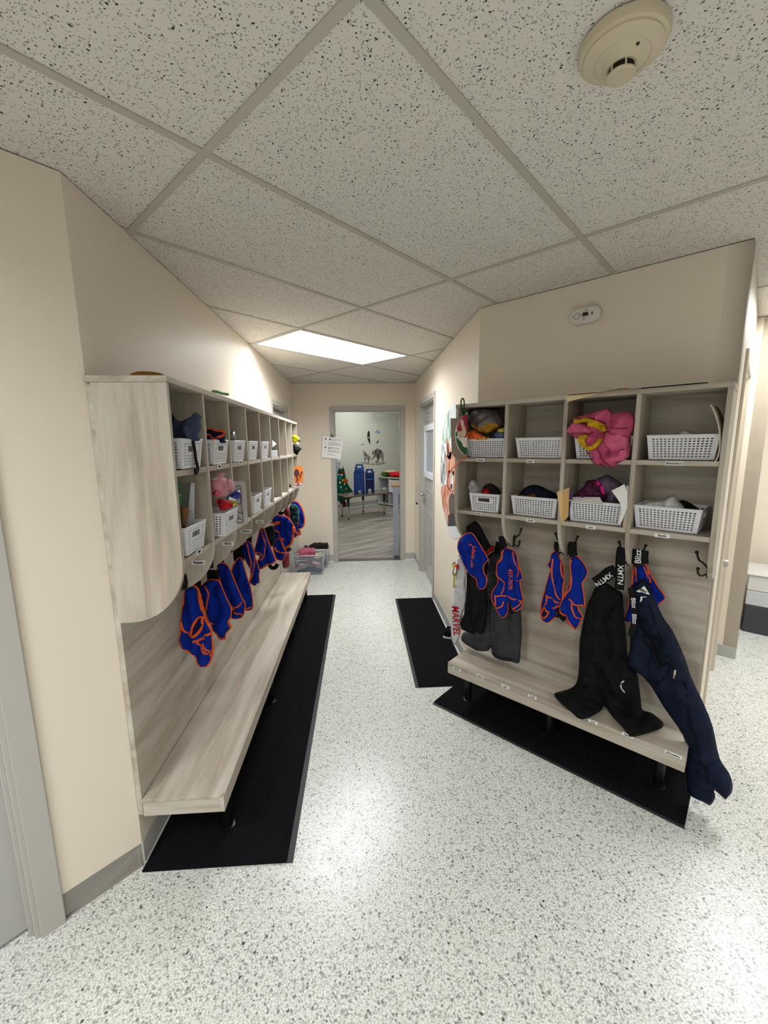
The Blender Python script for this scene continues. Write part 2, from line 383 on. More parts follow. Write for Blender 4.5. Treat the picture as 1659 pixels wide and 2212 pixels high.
L0 = Vector((XL, 1.393, 0)); DN = Vector((-.7071, -.7071, 0))
# floor & ceiling
struct(MB().box((-5, -5, -.05), (8, 5.56, 0)).build('floor', FLOOR))
struct(MB().box((-5, 5.56, -.05), (4.5, 13, .0005)).build('floor', plank_mat()))
g0 = Vector((.0185, .8661, H)); gc, gs = math.cos(.7918), math.sin(.7918)
GM = Matrix(((-gc, gs, 0, g0.x), (gs, gc, 0, g0.y), (0, 0, 1, H), (0, 0, 0, 1)))   # local x = a*0.6096, local y = b'*1.2192 (origin at b0 -> shift)
SA, SB = .6096, 1.2192
def cell(a, b): return GM @ Vector((a * SA, b * SB, 0))
# ceiling tiles: everywhere but in the light cells
lights = {(p[0], p[1]) for p in PANELS}
mb = MB()
for a in range(-14, 14):
    for b in range(-8, 8):
        c = cell(a + .5, b + .5)
        if not (-5.2 < c.x < 8 and -5.2 < c.y < 6.4) or (a, b) in lights: continue
        mb.box((a * SA + .009, b * SB + .009, .004), (a * SA + SA - .009, b * SB + SB - .009, .016), GM)
struct(mb.build('ceiling', TILE))
mb = MB()
for a in range(-14, 15): mb.box((a * SA - .012, -8 * SB, 0), (a * SA + .012, 8 * SB, .0038), GM)
for b in range(-8, 9):
    for a in range(-14, 14): mb.box((a * SA + .0125, b * SB - .012, .0002), (a * SA + SA - .0125, b * SB + .012, .0038), GM)
struct(tag(mb.build('trim_1', GRID), 'pale metal grid carrying the ceiling tiles'))
# walls
EU = R0 + E1 * 1.2187; MN = -N1
W0 = EU + MN * 1.44; W1 = W0 + E1 * .115
wall('wall_left', (XL, YE, 0), L0, -.12, [(YE - 5.05, YE - 4.21, 1.99)])
wall('wall_near_left', L0, L0 + DN * 4.5, -.12, [(.31, 1.2, 2.04)])
wall('wall_end', (XL - .4, YE, 0), (XR + .4, YE, 0), .12, [(XL * -1 - .335 - .12 + XL + .4 + .0 if False else (-.335 - (XL - .4)), .547 - (XL - .4), 2.03)])
wall('wall_right', R0, (XR, YE, 0), -.1, [(4.06 - R0.y, 5.0 - R0.y, 2.03)])
wall('wall_angled', EU, R0, -.1)
wall('wall_return', W0, EU, -.08, [(.26, .98, 1.97)])
wall('wall_recess', W1, W0, -.1)
wall('wall_far_right', W1 + MN * 2.6, W1, -.08)
wall('wall_back_right', W1 + MN * 1.25 + E1 * 4, W1 + MN * 1.25, -.1)
wall('wall_back', (-5, -4.6, 0), (8, -4.6, 0), -.1)
wall('wall_outer_right', (6.2, -4.6, 0), (6.2, 3, 0), -.1)
# baseboards
base('baseboard_near', L0 + DN * .245, L0, 1)
base('baseboard_left', (XL, 4.16, 0), (XL, 1.395, 0), 1) if False else base('baseboard_left', L0, (XL, 4.15, 0), -1)
base('baseboard_end_left', (XL, YE, 0), (-.39, YE, 0), -1)
base('baseboard_end_right', (.575, YE, 0), (XR, YE, 0), -1)
base('baseboard_right_far', (XR, 5.06, 0), (XR, YE, 0), 1)
base('baseboard_right', (XR, 2.57, 0), (XR, 4.0, 0), 1)
base('baseboard_angled', R0, EU, -1)
base('baseboard_return', EU + MN * 1.2, W0, -1)
base('baseboard_recess', W0, W1, -1)
# door assemblies ------------------------------------------------------------
def casing(parent, M, t0, t1, zt, side, w=.05, depth=.13, proj=.012, m=TRIM):
    """welded frame: face strips and jamb returns of an opening, side=+1 when the room is at +y"""
    mb = MB(); s = side
    def bx(a, b): mb.box((a[0], min(a[1], b[1]), a[2]), (b[0], max(a[1], b[1]), b[2]), M)
    bx((t0 - w, -.0, 0), (t0, proj * s, zt + w)); bx((t1, 0, 0), (t1 + w, proj * s, zt + w)); bx((t0, 0, zt), (t1, proj * s, zt + w))
    bx((t0 - .004, 0, 0), (t0 + .014, -depth * s, zt)); bx((t1 - .014, 0, 0), (t1 + .004, -depth * s, zt)); bx((t0, 0, zt - .014), (t1, -depth * s, zt + .003))
    return mb.build('door_frame', m, parent, bevel=.002, world=True)
def knob(parent, P, n, r=.028, m=STEEL):
    n = Vector(n).normalized(); q = n.to_track_quat('Z', 'Y').to_matrix().to_4x4(); q.translation = P
    return MB().lathe([(0, 0), (.03, 0), (.03, .006), (.012, .012), (.011, .03), (r * .8, .036), (r, .048), (r * .85, .06), (0, .064)], M=q, seg=24).build('door_knob', m, parent, smooth=True, world=True)
# door 1: near left
d1 = struct(thing('door_1', None, None, L0 + DN * .31)); M1 = frame(L0, DN)
casing(d1, M1, .31, 1.2, 2.04, 1, .065)
MB().box((.33, -.05, .012), (1.18, -.09, 2.02), M1).build('door_leaf', LEAF, d1, bevel=.002, world=True)
MB().box((.323, -.02, 0), (.336, -.05, 2.03), M1).build('door_stop', TRIM, d1, bevel=.002, world=True)
# door 2: end opening with a half leaf
d2 = struct(thing('door_2', None, None, (-.335, YE, 0))); M2 = frame((0, YE, 0), (1, 0, 0))
casing(d2, M2, -.335, .547, 2.03, -1, .05)
MB().box((-.335, -.0, 0), (.547, .12, .006), M2).build('threshold', mat('dark_threshold', (96, 90, 84), .4, metal=.6), d2, world=True)
Ml = frame((.523, 5.66, 0), (.085, .996, 0))
MB().box((.0, 0, .02), (.84, .078, 1.0), Ml).build('door_leaf', mat('blue_grey_door_leaf', (148, 152, 160), .4), d2, bevel=.002, world=True)
MB().box((.0, -.02, 1.0), (.84, .11, 1.025), Ml).build('door_shelf', mat('tan_wood', (150, 112, 74), .5), d2, bevel=.003, world=True)
for z in (.2, 1.46, 1.8):
    MB().box((.53, YE + .02, z), (.546, YE + .11, z + .1)).build('hinge', STEEL, d2, world=True)
# door 3: right corridor wall, six-panel leaf with a glazed light
d3 = struct(thing('door_3', None, None, (XR, 4.06, 0))); M3d = frame((XR, 0, 0), (0, 1, 0))
casing(d3, M3d, 4.06, 5.0, 2.03, 1, .05)
def panel_leaf(parent, M, t0, t1, y0, z1, room):
    mb = MB(); th = .04 * room
    W = t1 - t0; cols = [(t0 + .11, t0 + W / 2 - .04), (t0 + W / 2 + .04, t1 - .11)]
    rows = [(.2, .78), (.88, 1.06), (1.84, 1.95)]
    mb.box((t0, min(y0, y0 - th), .01), (t1, max(y0, y0 - th), z1), M)
    o = mb.build('door_leaf', LEAF, parent, bevel=.002, world=True)
    for (a, b) in cols:
        for (c, d) in rows:
            q = MB()
            for (p0, p1) in (((a, c), (b, c + .02)), ((a, d - .02), (b, d)), ((a, c + .02), (a + .02, d - .02)), ((b - .02, c + .02), (b, d - .02))):
                q.box((p0[0], min(y0, y0 + .008 * room), p0[1]), (p1[0], max(y0, y0 + .008 * room), p1[1]), M)
            q.box((a + .045, min(y0, y0 + .006 * room), c + .045), (b - .045, max(y0, y0 + .006 * room), d - .045), M)
            q.build('raised_panel', LEAF, o, bevel=.002, world=True)
    return o
lf = panel_leaf(d3, M3d, 4.075, 4.985, -.055, 2.02, 1)
wf = MB()
for a, b in (((4.12, 1.2), (4.94, 1.27)), ((4.12, 1.73), (4.94, 1.80)), ((4.12, 1.27), (4.19, 1.73)), ((4.87, 1.27), (4.94, 1.73))): wf.box((a[0], -.06, a[1]), (b[0], -.03, b[1]), M3d)
wf = wf.build('window_frame', mat('white_door_light_frame', (214, 217, 222), .4), d3, bevel=.004, world=True)
MB().box((4.19, -.056, 1.27), (4.87, -.05, 1.73), M3d).build('window_pane', mat('pale_blind_behind_glass', (150, 160, 170), .12, spec=.6), d3, world=True)
knob(d3, Vector((XR + .052, 4.9, .985)), (-1, 0, 0), .03)
# door 4: left wall, seen above the cubbies
d4 = struct(thing('door_4', None, None, (XL, 4.2, 0))); M4 = frame((XL, 0, 0), (0, 1, 0))
casing(d4, M4, 4.21, 5.05, 1.99, -1, .045)
MB().box((4.225, .06, .01), (5.035, .1, 1.95), M4).build('door_leaf', mat('off_white_door_leaf', (196, 192, 186), .45), d4, bevel=.002, world=True)
MB().box((4.225, .03, .01), (4.27, .06, 1.93), M4).build('door_edge', mat('white_door_edge', (235, 235, 232), .4), d4, bevel=.002, world=True)
# door 5: return wall on the right
d5 = struct(thing('door_5', None, None, W0)); M5 = frame(W0, N1)
casing(d5, M5, .26, .98, 1.97, 1, .05, .09, m=mat('cream_door_paint', (214, 203, 186), .4))
MB().box((.27, -.03, .01), (.97, -.06, 1.96), M5).build('door_leaf', mat('cream_door_leaf', (208, 197, 180), .42), d5, bevel=.002, world=True)
knob(d5, EU + MN * .53 + UP * .92 + E1 * -.03, E1, .022)
# next room shell
A0 = Vector((-.25, 10.517, 0)); AD = Vector((math.cos(.66), math.sin(.66), 0)); AN = Vector((AD.y, -AD.x, 0))
WALL2 = mat('pale_classroom_paint', (222, 221, 208), .55, bump=.06)
wall('wall_classroom', A0 - AD * 3.4, A0 + AD * 4.2, .1, z1=2.75, m=WALL2)
wall('wall_classroom_left', (-2.6, 5.65, 0), (-2.6, 9.2, 0), .1, z1=2.75, m=WALL2)
wall('wall_classroom_right', (4.2, 13, 0), (4.2, 5.65, 0), .1, z1=2.75, m=WALL2)
struct(MB().box((-3, 5.645, 2.75), (4.5, 13, 2.8)).build('ceiling', mat('classroom_ceiling', (235, 235, 230), .9)))
wall('wall_above', (-3, YE + .121, 0), (4.4, YE + .121, 0), .02, z0=H - .2, z1=2.9, m=WALL2)
base('baseboard_classroom', A0 - AD * 3, A0 + AD * 3.5, -1, .13)
# light panels ------------------------------------------------------------------
DIFF = mat('lit_diffuser', (255, 255, 255), .5, emit=(243, 248, 253), estr=PANEL_POWER)
def light_panel(M, w, l, label, f=1.0, group='recessed ceiling light panels'):
    t = thing('ceiling_light', label, 'light', M @ Vector((w / 2, l / 2, 0)), 0, group)
    mb = MB()
    for a, b in (((0, 0), (w, .014)), ((0, l - .014), (w, l)), ((0, .014), (.014, l - .014)), ((w - .014, .014), (w, l - .014))): mb.box((a[0], a[1], -.0005), (b[0], b[1], .02), M)
    mb.build('frame', GRID, t, world=True)
    dm = mat('lit_diffuser_weak', (255, 255, 255), .5, emit=(243, 248, 253), estr=1.5)
    ld = bpy.data.lights.new('panel_lamp', 'AREA'); ld.shape = 'RECTANGLE'; ld.size = w - .03; ld.size_y = l - .03; ld.energy = LAMP_W * f; ld.color = (.955, .98, 1); ld.spread = math.radians(LAMP_SPREAD)
    lo = bpy.data.objects.new('panel_lamp', ld); C.objects.link(lo); Q = M @ Matrix.Translation((w / 2, l / 2, .0055)); Rq = M.to_3x3().normalized(); Rq.col[0] = Rq.col[1].cross(Rq.col[2]); lo.parent = t; lo.matrix_parent_inverse = root_mx(t).inverted(); lo.matrix_basis = Matrix.Translation(Q.translation) @ Rq.to_4x4()
    MB().box((.014, .014, .006), (w - .014, l - .014, .010), M).build('diffuser', dm, t, world=True)
names = ['lit rectangular ceiling panel over the far end of the corridor', 'lit ceiling panel over the open area right of the angled wall', 'unseen fill light panel added to the ceiling right behind the viewer', 'unseen fill light panel added to the ceiling behind the viewer on the left', 'unseen fill light panel added to the ceiling behind the viewer on the far right', 'unseen fill light panel added on the ceiling to the right of the viewer']  # panels behind and right of the viewer are added fill lights, out of view
for (a, b, f), lb in zip(PANELS, names):
    light_panel(GM @ Matrix.Translation((a * SA + .010, b * SB + .010, 0)), SA - .02, SB - .02, lb, f)
CP = frame((-1.4, 7.2, 2.745), (1, 0, 0))
for dx, dy, lb in ((0, 0, 'lit ceiling panel in the classroom, left of the doorway'), (2.4, 0, 'lit ceiling panel in the classroom, right of the doorway'), (1.9, 2.6, 'lit ceiling panel in the classroom near the animal wall')):
    t = thing('ceiling_light', lb, 'light', (-1.4 + dx, 7.2 + dy, 2.74), 0, 'classroom ceiling light panels')
    MB().box((-.6, -.3, 2.735), (.6, .3, 2.7499), Matrix.Translation((-1.4 + dx, 7.2 + dy, 0))).build('diffuser', mat('classroom_diffuser', (255, 255, 255), .5, emit=(248, 252, 250), estr=4.2), t, world=True)
    mbx = MB()
    for a, b in (((-.62, -.32), (.62, -.3)), ((-.62, .3), (.62, .32)), ((-.62, -.3), (-.6, .3)), ((.6, -.3), (.62, .3))): mbx.box((a[0], a[1], 2.73), (b[0], b[1], 2.7499), Matrix.Translation((-1.4 + dx, 7.2 + dy, 0)))
    mbx.build('frame', WHT, t, world=True)
# ------------------------------------------------------------------ mats
def floor_mat_obj(label, loc, rz, lx, ly, borders, th=.008, axis=0):
    t = thing('floor_mat', label, 'mat', loc, rz, 'black ribbed floor mats')
    MB().box((0, 0, 0), (lx, ly, th)).build('carpet', mat_carpet('ribbed_carpet_%d' % axis, axis), t, bevel=.003)
    rb = mat('black_rubber_edge', (34, 35, 38), .55)
    for a, b in borders: MB().box(a + (0,), b + (.0045,)).build('rubber_edge', rb, t, bevel=.0015)
floor_mat_obj('long black ribbed mat under the left bench', (-.85, 1.362, 0), 0, .538, 2.87, [((.538, 0), (.562, 2.87))])
floor_mat_obj('black ribbed mat along the right corridor wall below the fox picture', (.355, 2.47, 0), 0, .36, 1.59, [((-.022, 0), (0, 1.59))], .006)
rzU = math.atan2(N1.y, N1.x)
floor_mat_obj('black ribbed mat under the angled right bench', R0 + N1 * .015 - E1 * .025, rzU, .385, 1.265, [((.385, 0), (.402, 1.265))], .012, 1)
# ------------------------------------------------------------------ cubby units (local x = out of the wall, y = along, z = up)
DZ = [(.02, 1.80), (.25, 1.80), (.25, 1.19)] + [(.06 + .19 * math.cos(a), 1.19 - .205 * math.sin(a)) for a in [math.radians(k * 9) for k in range(1, 11)]] + [(.02, .985)]
def hook(parent, y, s, x=.12):
    """double coat hook on a divider face at y, reaching along s (+1/-1)"""
    mb = MB(); z = 1.03
    mb.prism([(x - .011, y, z - .035), (x + .011, y, z - .035), (x + .014, y, z), (x + .011, y, z + .03), (x - .011, y, z + .03), (x - .014, y, z)], (0, s * .005, 0))
    p = smooth_pts([(x, y + s * .004, z + .01), (x + .004, y + s * .02, z + .028), (x + .008, y + s * .036, z + .042), (x + .01, y + s * .045, z + .07)], False, 5)
    mb.tube(p, .0042, 8); mb.ball((x + .01, y + s * .046, z + .073), .0075)
    p = smooth_pts([(x, y + s * .004, z - .018), (x, y + s * .022, z - .03), (x + .002, y + s * .034, z - .02), (x + .003, y + s * .036, z - .002)], False, 5)
    mb.tube(p, .0042, 8); mb.ball((x + .003, y + s * .036, z), .007)
    return mb.build('coat_hook', BLK, parent, smooth=True)
def cubbies(label, loc, rz, n, pitch, wp, zb):
    t = thing('cubby_shelf', label, 'cubby shelf', loc, rz)
    L = n * pitch
    MB().box((.002, 0, zb), (.02, L, 1.798)).build('back_panel', WY, t, bevel=.001)
    MB().box((.002, -.012 if wp else -.008, 1.78), (.255, L + .012, 1.8)).build('top_panel', WY, t, bevel=.0015)
    for i in range(n + 1):
        y = i * pitch
        prof = [(x, (1.78 if z == 1.8 else z)) for x, z in DZ]
        nm = 'side_panel' if i in (0, n) else 'divider'
        wd = .018
        MB().prism([(x, y - wd / 2, z) for x, z in prof], (0, wd, 0)).build(nm, WZ, t, bevel=.001)
    for i in range(n):
        for z in (1.5, 1.195):
            MB().box((.02, i * pitch + .0095, z - .02), (.247, (i + 1) * pitch - .0095, z)).build('shelf_board', WY, t, bevel=.001)
    for i in range(n + 1):
        if i > 0: hook(t, i * pitch - .009, -1)
        if i < n: hook(t, i * pitch + .009, 1)
    return t
UL = cubbies('long pale wood-grain wall cubbies of nine columns on the left corridor wall', (XL, 1.39, 0), 0, 9, .3, True, .222)
UR = cubbies('pale wood-grain wall cubbies of four columns on the angled right wall', R0 + E1 * .012, rzU, 4, .3, False, .21)
def bench(label, loc, rz, L, depth, z1, z0, posts, board):
    t = thing('bench', label, 'bench', loc, rz)
    if board:
        MB().prism([(0.022, 0, z1 - .013), (depth - .02, 0, z1 - .013), (depth, .02, z1 - .013), (depth, L, z1 - .013), (.022, L, z1 - .013)], (0, 0, .013)).build('seat_board', WY, t, bevel=.002)
        zt = z1 - .0132
        MB().box((.022, .004, z0), (depth - .02, .02, zt)).build('end_apron', WX, t, bevel=.001)
        MB().box((depth - .02, .004, z0), (depth - .004, L, zt)).build('front_apron', WY, t, bevel=.001)
        MB().box((.022, L - .018, z0), (depth - .02, L, zt)).build('end_apron', WX, t, bevel=.001)
    else:
        MB().box((.022, 0, z1 - .018), (depth, L, z1)).build('seat_board', WY, t, bevel=.002)
        MB().box((depth - .018, 0, z0), (depth, L, z1 - .0182)).build('front_apron', WY, t, bevel=.001)
        for y in (0, L - .018): MB().box((.022, y, z0), (depth - .0185, y + .018, z1 - .0182)).build('end_apron', WX, t, bevel=.001)
    for x, y in posts: MB().lathe([(.0, .0), (.03, 0), (.03, .012), (.022, .014), (.022, z1 - .02), (0, z1 - .02)], (x, y, 0), 20).build('leg', BLK, t, smooth=True)
    return t
BL = bench('long low pale wood bench below the left cubbies', (XL, 1.385, .0), 0, 2.76, .322, .289, .216, [(.27, .15), (.27, 1.0), (.27, 1.85), (.27, 2.65)], True)
BR = bench('short low pale wood bench below the angled right cubbies', R0 + E1 * .04, rzU, 1.175, .352, .275, .206, [(.24, .08), (.24, .58), (.24, 1.08)], False)
# name stickers (P centre, right vector, up vector, outward normal)
def sticker(parent, txt, P, right, nrm, w, h, up=UP, ink=INK):
    P = Vector(P); right = Vector(right).normalized(); up = Vector(up); nrm = Vector(nrm).normalized()
    a = right * w / 2; b = up * h / 2; q = P + nrm * .0012
    o = MB().prism([q - a - b, q + a - b, q + a + b, q - a + b], nrm * .0006).build('name_sticker', PAPER, parent, world=True)
    if txt: lettering(txt, q + nrm * .0012, right, up, min(h * .82, w / max(3, len(txt)) * 1.75), ink, o)
    return o
F_OFF = .247
for txt, px, py, wd in (('Sebastian', 1038, 994, .052), ('Isaac', 1146, 996.5, .04), ('Ahmedou', 1456, 1001, .06), ('Nathan', 1034, 1110, .045), ('Khalil', 1146, 1124.5, .045), ('Lina', 1276, 1139, .042), ('Sayda', 1430, 1157, .055)):
    sticker(UR, txt, hu(px, py, F_OFF), E1, N1, wd, .017)
for txt, px, py, wd in (('Sebastian', 987, 1445, .055), ('Nathan', 1037, 1461, .045), ('Isaac', 1092, 1483, .045), ('Khalil', 1150, 1505, .045), ('Lina', 1281, 1559, .04), ('Sayda', 1356, 1588, .045), ('Ahmedou', 1454, 1629.5, .06)):
    sticker(BR, txt, hu(px, py, .352), E1, N1, wd, .015)
for txt, px, py, s_, wd in (('Nathan', 996.5, 1135.5, .012, .04), ('Isaac', 1095, 1153, .312, .03)):
    P = _hit(px, py, R0 + E1 * (s_ - .009), E1); sticker(UR, txt, P, N1 * -1, -E1, wd, .016)
for txt, px, py, Y, wd in (('Riyaan', 429, 1215, 1.681, .055), ('Alina', 492.5, 1174, 1.981, .055), ('Zakaria', 532, 1147.5, 2.281, .06), ('Luca', 561, 1126.5, 2.581, .05)):
    sticker(UL, txt, hy(px, py, Y), (1, 0, 0), (0, -1, 0), wd, .02)
for txt, px, py, wd in (('Eyad', 429, 1191, .05), ('Alina', 473, 1007.5, .05), ('Zoé', 519, 999, .045)):
    sticker(UL, txt, hx(px, py, XL + F_OFF), (0, 1, 0), (1, 0, 0), wd, .017)
# ------------------------------------------------------------------ baskets
def basket_proto(lw, ld, h, nx, ny, nz):
    """perforated tapered basket, long side lw along x, ld along y, front (-y) short sides carry the handle hole"""
    t = thing('basket', 'tmp', 'basket')
    tp = .012; mb = MB(); bm = mb.bm
    def side(p0, p1, q0, q1, n, handle):      # bottom edge p0-p1, top edge q0-q1
        p0, p1, q0, q1 = map(Vector, (p0, p1, q0, q1)); us = [0]; m = .06
        step = (1 - 2 * m) / n
        for i in range(n): us += [m + i * step + step * .22, m + i * step + step * .8]
        us.append(1); zs = [0]; mz = .09; st = (1 - 2 * mz) / nz
        for j in range(nz): zs += [mz + j * st + st * .2, mz + j * st + st * .72]
        zs.append(1)
        g = [[bm.verts.new((p0.lerp(p1, u)).lerp(q0.lerp(q1, u), v)) for u in us] for v in zs]
        for j in range(len(zs) - 1):
            for i in range(len(us) - 1):
                um = (us[i] + us[i + 1]) / 2; vm = (zs[j] + zs[j + 1]) / 2
                hole = (i % 2 == 1 and j % 2 == 1)
                if handle:
                    inh = abs(um - .5) < .2 and .56 < vm < .76
                    near = abs(um - .5) < .27 and .48 < vm < .84
                    hole = inh or (hole and not near)
                if not hole: bm.faces.new((g[j][i], g[j][i + 1], g[j + 1][i + 1], g[j + 1][i]))
    x, y = lw / 2, ld / 2; X, Y = x - tp, y - tp
    side((-X, -Y, 0), (X, -Y, 0), (-x, -y, h), (x, -y, h), nx, False)
    side((X, Y, 0), (-X, Y, 0), (x, y, h), (-x, y, h), nx, False)
    side((X, -Y, 0), (X, Y, 0), (x, -y, h), (x, y, h), ny, True)
    side((-X, Y, 0), (-X, -Y, 0), (-x, y, h), (-x, -y, h), ny, True)
    vs = [bm.verts.new(p) for p in ((-X, -Y, 0), (X, -Y, 0), (X, Y, 0), (-X, Y, 0))]; bm.faces.new(vs)
    bmesh.ops.remove_doubles(bm, verts=bm.verts, dist=.0004)
    o = mb.build('basket_body', WHT, t); sd = o.modifiers.new('solid', 'SOLIDIFY'); sd.thickness = .0022; sd.offset = 0
    r = MB(); r.tube([(-x, -y, h), (x, -y, h), (x, y, h), (-x, y, h)], .0035, 6, closed=True); r.tube([(-X, -Y, .0035), (X, -Y, .0035), (X, Y, .0035), (-X, Y, .0035)], .003, 6, closed=True)
    r.build('rim', WHT, t, smooth=True)
    return t
BK = basket_proto(.245, .18, .1, 15, 11, 8)
bcount = 0
def put_basket(P, rz, label, group):
    global bcount
    o = BK if bcount == 0 else copy_tree(BK); bcount += 1
    o.location = P; o.rotation_euler = (0, 0, rz); tag(o, label, 'basket', group); return o
def ru(s, off, z): return R0 + E1 * s + N1 * off + UP * z
rE = math.atan2(E1.y, E1.x)
GR = 'white perforated baskets in the right cubbies'
put_basket(ru(.184, .137, 1.5035), rE, 'white basket under a stuffed grey bag, top left cubby of the angled unit', GR)
put_basket(ru(.481, .137, 1.5035), rE, 'empty looking white basket in the second top cubby of the angled unit', GR)
put_basket(ru(.775, .135, 1.5035), rE, 'white basket half hidden by the pink clothes', GR)
put_basket(ru(1.073, .137, 1.5035), rE, 'white basket beside the curled sheet in the top right cubby', GR)
put_basket(ru(.187, .123, 1.1985), rE + math.pi / 2 + .05, 'white basket showing its handle hole in the lower left cubby of the angled unit', GR)
put_basket(ru(.468, .135, 1.1985), rE - .03, 'white basket full of dark clothes in the second lower cubby of the angled unit', GR)
put_basket(ru(.765, .135, 1.1985), rE, 'white basket between manila envelope and papers in the angled unit', GR)
put_basket(ru(1.05, .132, 1.1985), rE - .06, 'white basket holding a white plastic bag in the lower right cubby', GR)
GL = 'white perforated baskets in the left cubbies'
def lu(col, off, z, dy=0): return Vector((XL + off, 1.39 + .3 * col + .15 + dy, z))
put_basket(lu(0, .137, 1.5035, -.01), 0, 'white basket with blue-grey clothes, nearest top cubby on the left', GL)
put_basket(lu(1, .137, 1.5035), 0, 'white basket holding a folded vest, second top cubby on the left', GL)
put_basket(lu(2, .137, 1.5035, -.02), 0, 'white basket with grey plastic in it, third top cubby on the left', GL)
put_basket(lu(3, .13, 1.5035, -.02), 0, 'white basket in the fourth top cubby from the near end on the left', GL)
put_basket(lu(4, .13, 1.5035, -.02), 0, 'white basket in the fifth top cubby from the near end on the left', GL)
put_basket(lu(0, .13, 1.1985, -.02), 0, 'white basket with brown bag and green toy, nearest lower cubby on the left', GL)
b_ = put_basket(lu(1, .16, 1.1985, .0), 0, 'white basket under the pink plush toy on the left', GL)
put_basket(lu(3, .137, 1.1985, -.02), 0, 'white basket in the fourth lower cubby on the left', GL)
put_basket(lu(4, .13, 1.1985, -.02), 0, 'white basket in the fifth lower cubby on the left', GL)
# ------------------------------------------------------------------ soft things on the right
A = lambda pts: cr(940, 1120, 6.505, pts)
B = lambda pts: cr(1130, 1130, 7.373, pts)
Cc = lambda pts: cr(1180, 1160, 4.81, pts)
D = lambda pts: cr(1320, 1160, 3.457, pts)
Fc = lambda pts: cr(940, 840, 6.9125, pts)
G = lambda pts: cr(1160, 820, 6.146, pts)
ZBR = .278
def usurf(off, zmin=None):
    def f(x, y):
        o = off(x, y) if callable(off) else off
        P = hu(x, y, o)
        if zmin is not None and P.z < zmin:
            q = hz(x, y, zmin)
            return q
        return P
    return f
def lin(a, b, va, vb): return lambda x, y: va + (vb - va) * max(0, min(1, (y - a) / (b - a)))
def strap(name, pts, surf, n, w, m, parent, th=.0015, sub=5):
    path = [surf(x, y) for x, y in smooth_pts(pts, False, sub)]
    return MB().tube(path, (th, w), 8, flat=n).build(name, m, parent, smooth='all', world=True)
# grey snow pants
def garment(name, label, cat, pts, surf, n, m, thick, fold, freq, seed, base_pt, group=None, part='body', **k):
    t = thing(name, label, cat, base_pt, 0, group)
    s = Soft(pts, surf, n, thick, k.pop('rd', .035), fold, freq, k.pop('wr', .005), seed, k.pop('dirv', (1, 0)))
    s.build(part, m, t); return t, s
GREYP = mat('dark_grey_shell_fabric', (58, 58, 60), .7, bump=.4, bscale=90, noise_amt=.15, nscale=12)
sf = usurf(lin(1200, 1400, .06, .13), ZBR)
t, s = garment('snow_pants', 'dark grey snow pants hanging with legs on the left end of the angled bench', 'pants',
    A([(770, 560), (800, 480), (900, 470), (960, 600), (1090, 700), (1190, 900), (1210, 1100), (1205, 1300), (1218, 1600), (1200, 1850), (1180, 2030), (1060, 2010), (960, 2000), (850, 1960), (800, 1900), (785, 1800), (740, 1860), (600, 1860), (480, 1800), (370, 1710), (400, 1600), (560, 1560), (690, 1400), (730, 1200), (745, 900), (750, 700)]), sf, N1 + UP * .25, GREYP, .028, .008, 60, 3, ru(.25, .1, ZBR), rd=.05)
s.trim('seam', A([(800, 1800), (800, 1500), (790, 1200), (780, 900), (770, 650)]), mat('dark_seam', (30, 30, 32), .8), t, .003)
s.trim('hem', A([(800, 1880), (900, 1930), (1050, 1960), (1180, 1985)]), mat('dark_seam', (30, 30, 32), .8), t, .003)
strap('waist_strap', A([(905, 340), (880, 420), (865, 500)]), usurf(.1), N1, .02, BKC, t)
# white sleeve
WHF = mat('white_sweatshirt', (206, 205, 208), .85, bump=.4, bscale=160, noise_amt=.05, nscale=10)
t, s = garment('sweatshirt', 'white sweatshirt sleeve with red lettering hanging beside the corridor wall', 'sweatshirt',
    A([(330, 515), (375, 560), (430, 700), (430, 900), (435, 1150), (400, 1300), (370, 1420), (345, 1660), (320, 1700), (300, 1780), (250, 1740), (228, 1640), (222, 1500), (235, 1300), (243, 1150), (262, 1000), (285, 800), (305, 620)]), usurf(.155), N1, WHF, .016, .005, 70, 7, ru(-.02, .1, .5))
s.trim('fold_line', A([(300, 1020), (320, 1030), (370, 1035)]), mat('pale_seam', (168, 168, 172), .9), t, .002)
P = s.front(*A([(325, 1420)])[0], .012); u_ = (hu(*A([(345, 1580)])[0], .155) - hu(*A([(325, 1270)])[0], .155)).normalized()
lettering('MARVEL', P, u_, (N1.cross(u_)) , .075, mat('red_print', (168, 26, 32), .8), t, sx=.72)
# black jacket behind the first vest
t, s = garment('jacket', 'black fleece jacket with a red stripe hanging at the left end of the angled unit', 'jacket',
    A([(560, 35), (600, 60), (650, 130), (720, 270), (800, 420), (810, 500), (750, 600), (735, 800), (740, 1000), (735, 1300), (710, 1500), (690, 1600), (620, 1625), (590, 1560), (550, 1620), (460, 1600), (375, 1540), (352, 1450), (410, 1330), (430, 1180), (440, 900), (440, 700), (470, 350), (440, 190), (445, 110), (510, 65)]), usurf(.175), N1, BKC, .026, .01, 55, 11, ru(.08, .1, .6), rd=.04)
q = s
st = Soft(A([(695, 470), (760, 420), (815, 370), (825, 440), (760, 500), (710, 520)]), lambda x, y: q.front(x, y, .002), N1, .003, .01, 0, 1, 0)
st.build('red_stripe', mat('dark_red_knit', (124, 22, 18), .85), t)
s.trim('yellow_stripe', A([(715, 522), (765, 500), (815, 460)]), mat('mustard_stripe', (196, 148, 60), .8), t, .002)
s.trim('sleeve_seam', A([(690, 1250), (640, 1350), (600, 1450), (590, 1560)]), mat('black_seam', (6, 6, 6), .9), t, .003)
s.trim('sleeve_edge', A([(445, 1180), (520, 1350), (570, 1500), (600, 1600)]), mat('black_seam', (6, 6, 6), .9), t, .003)
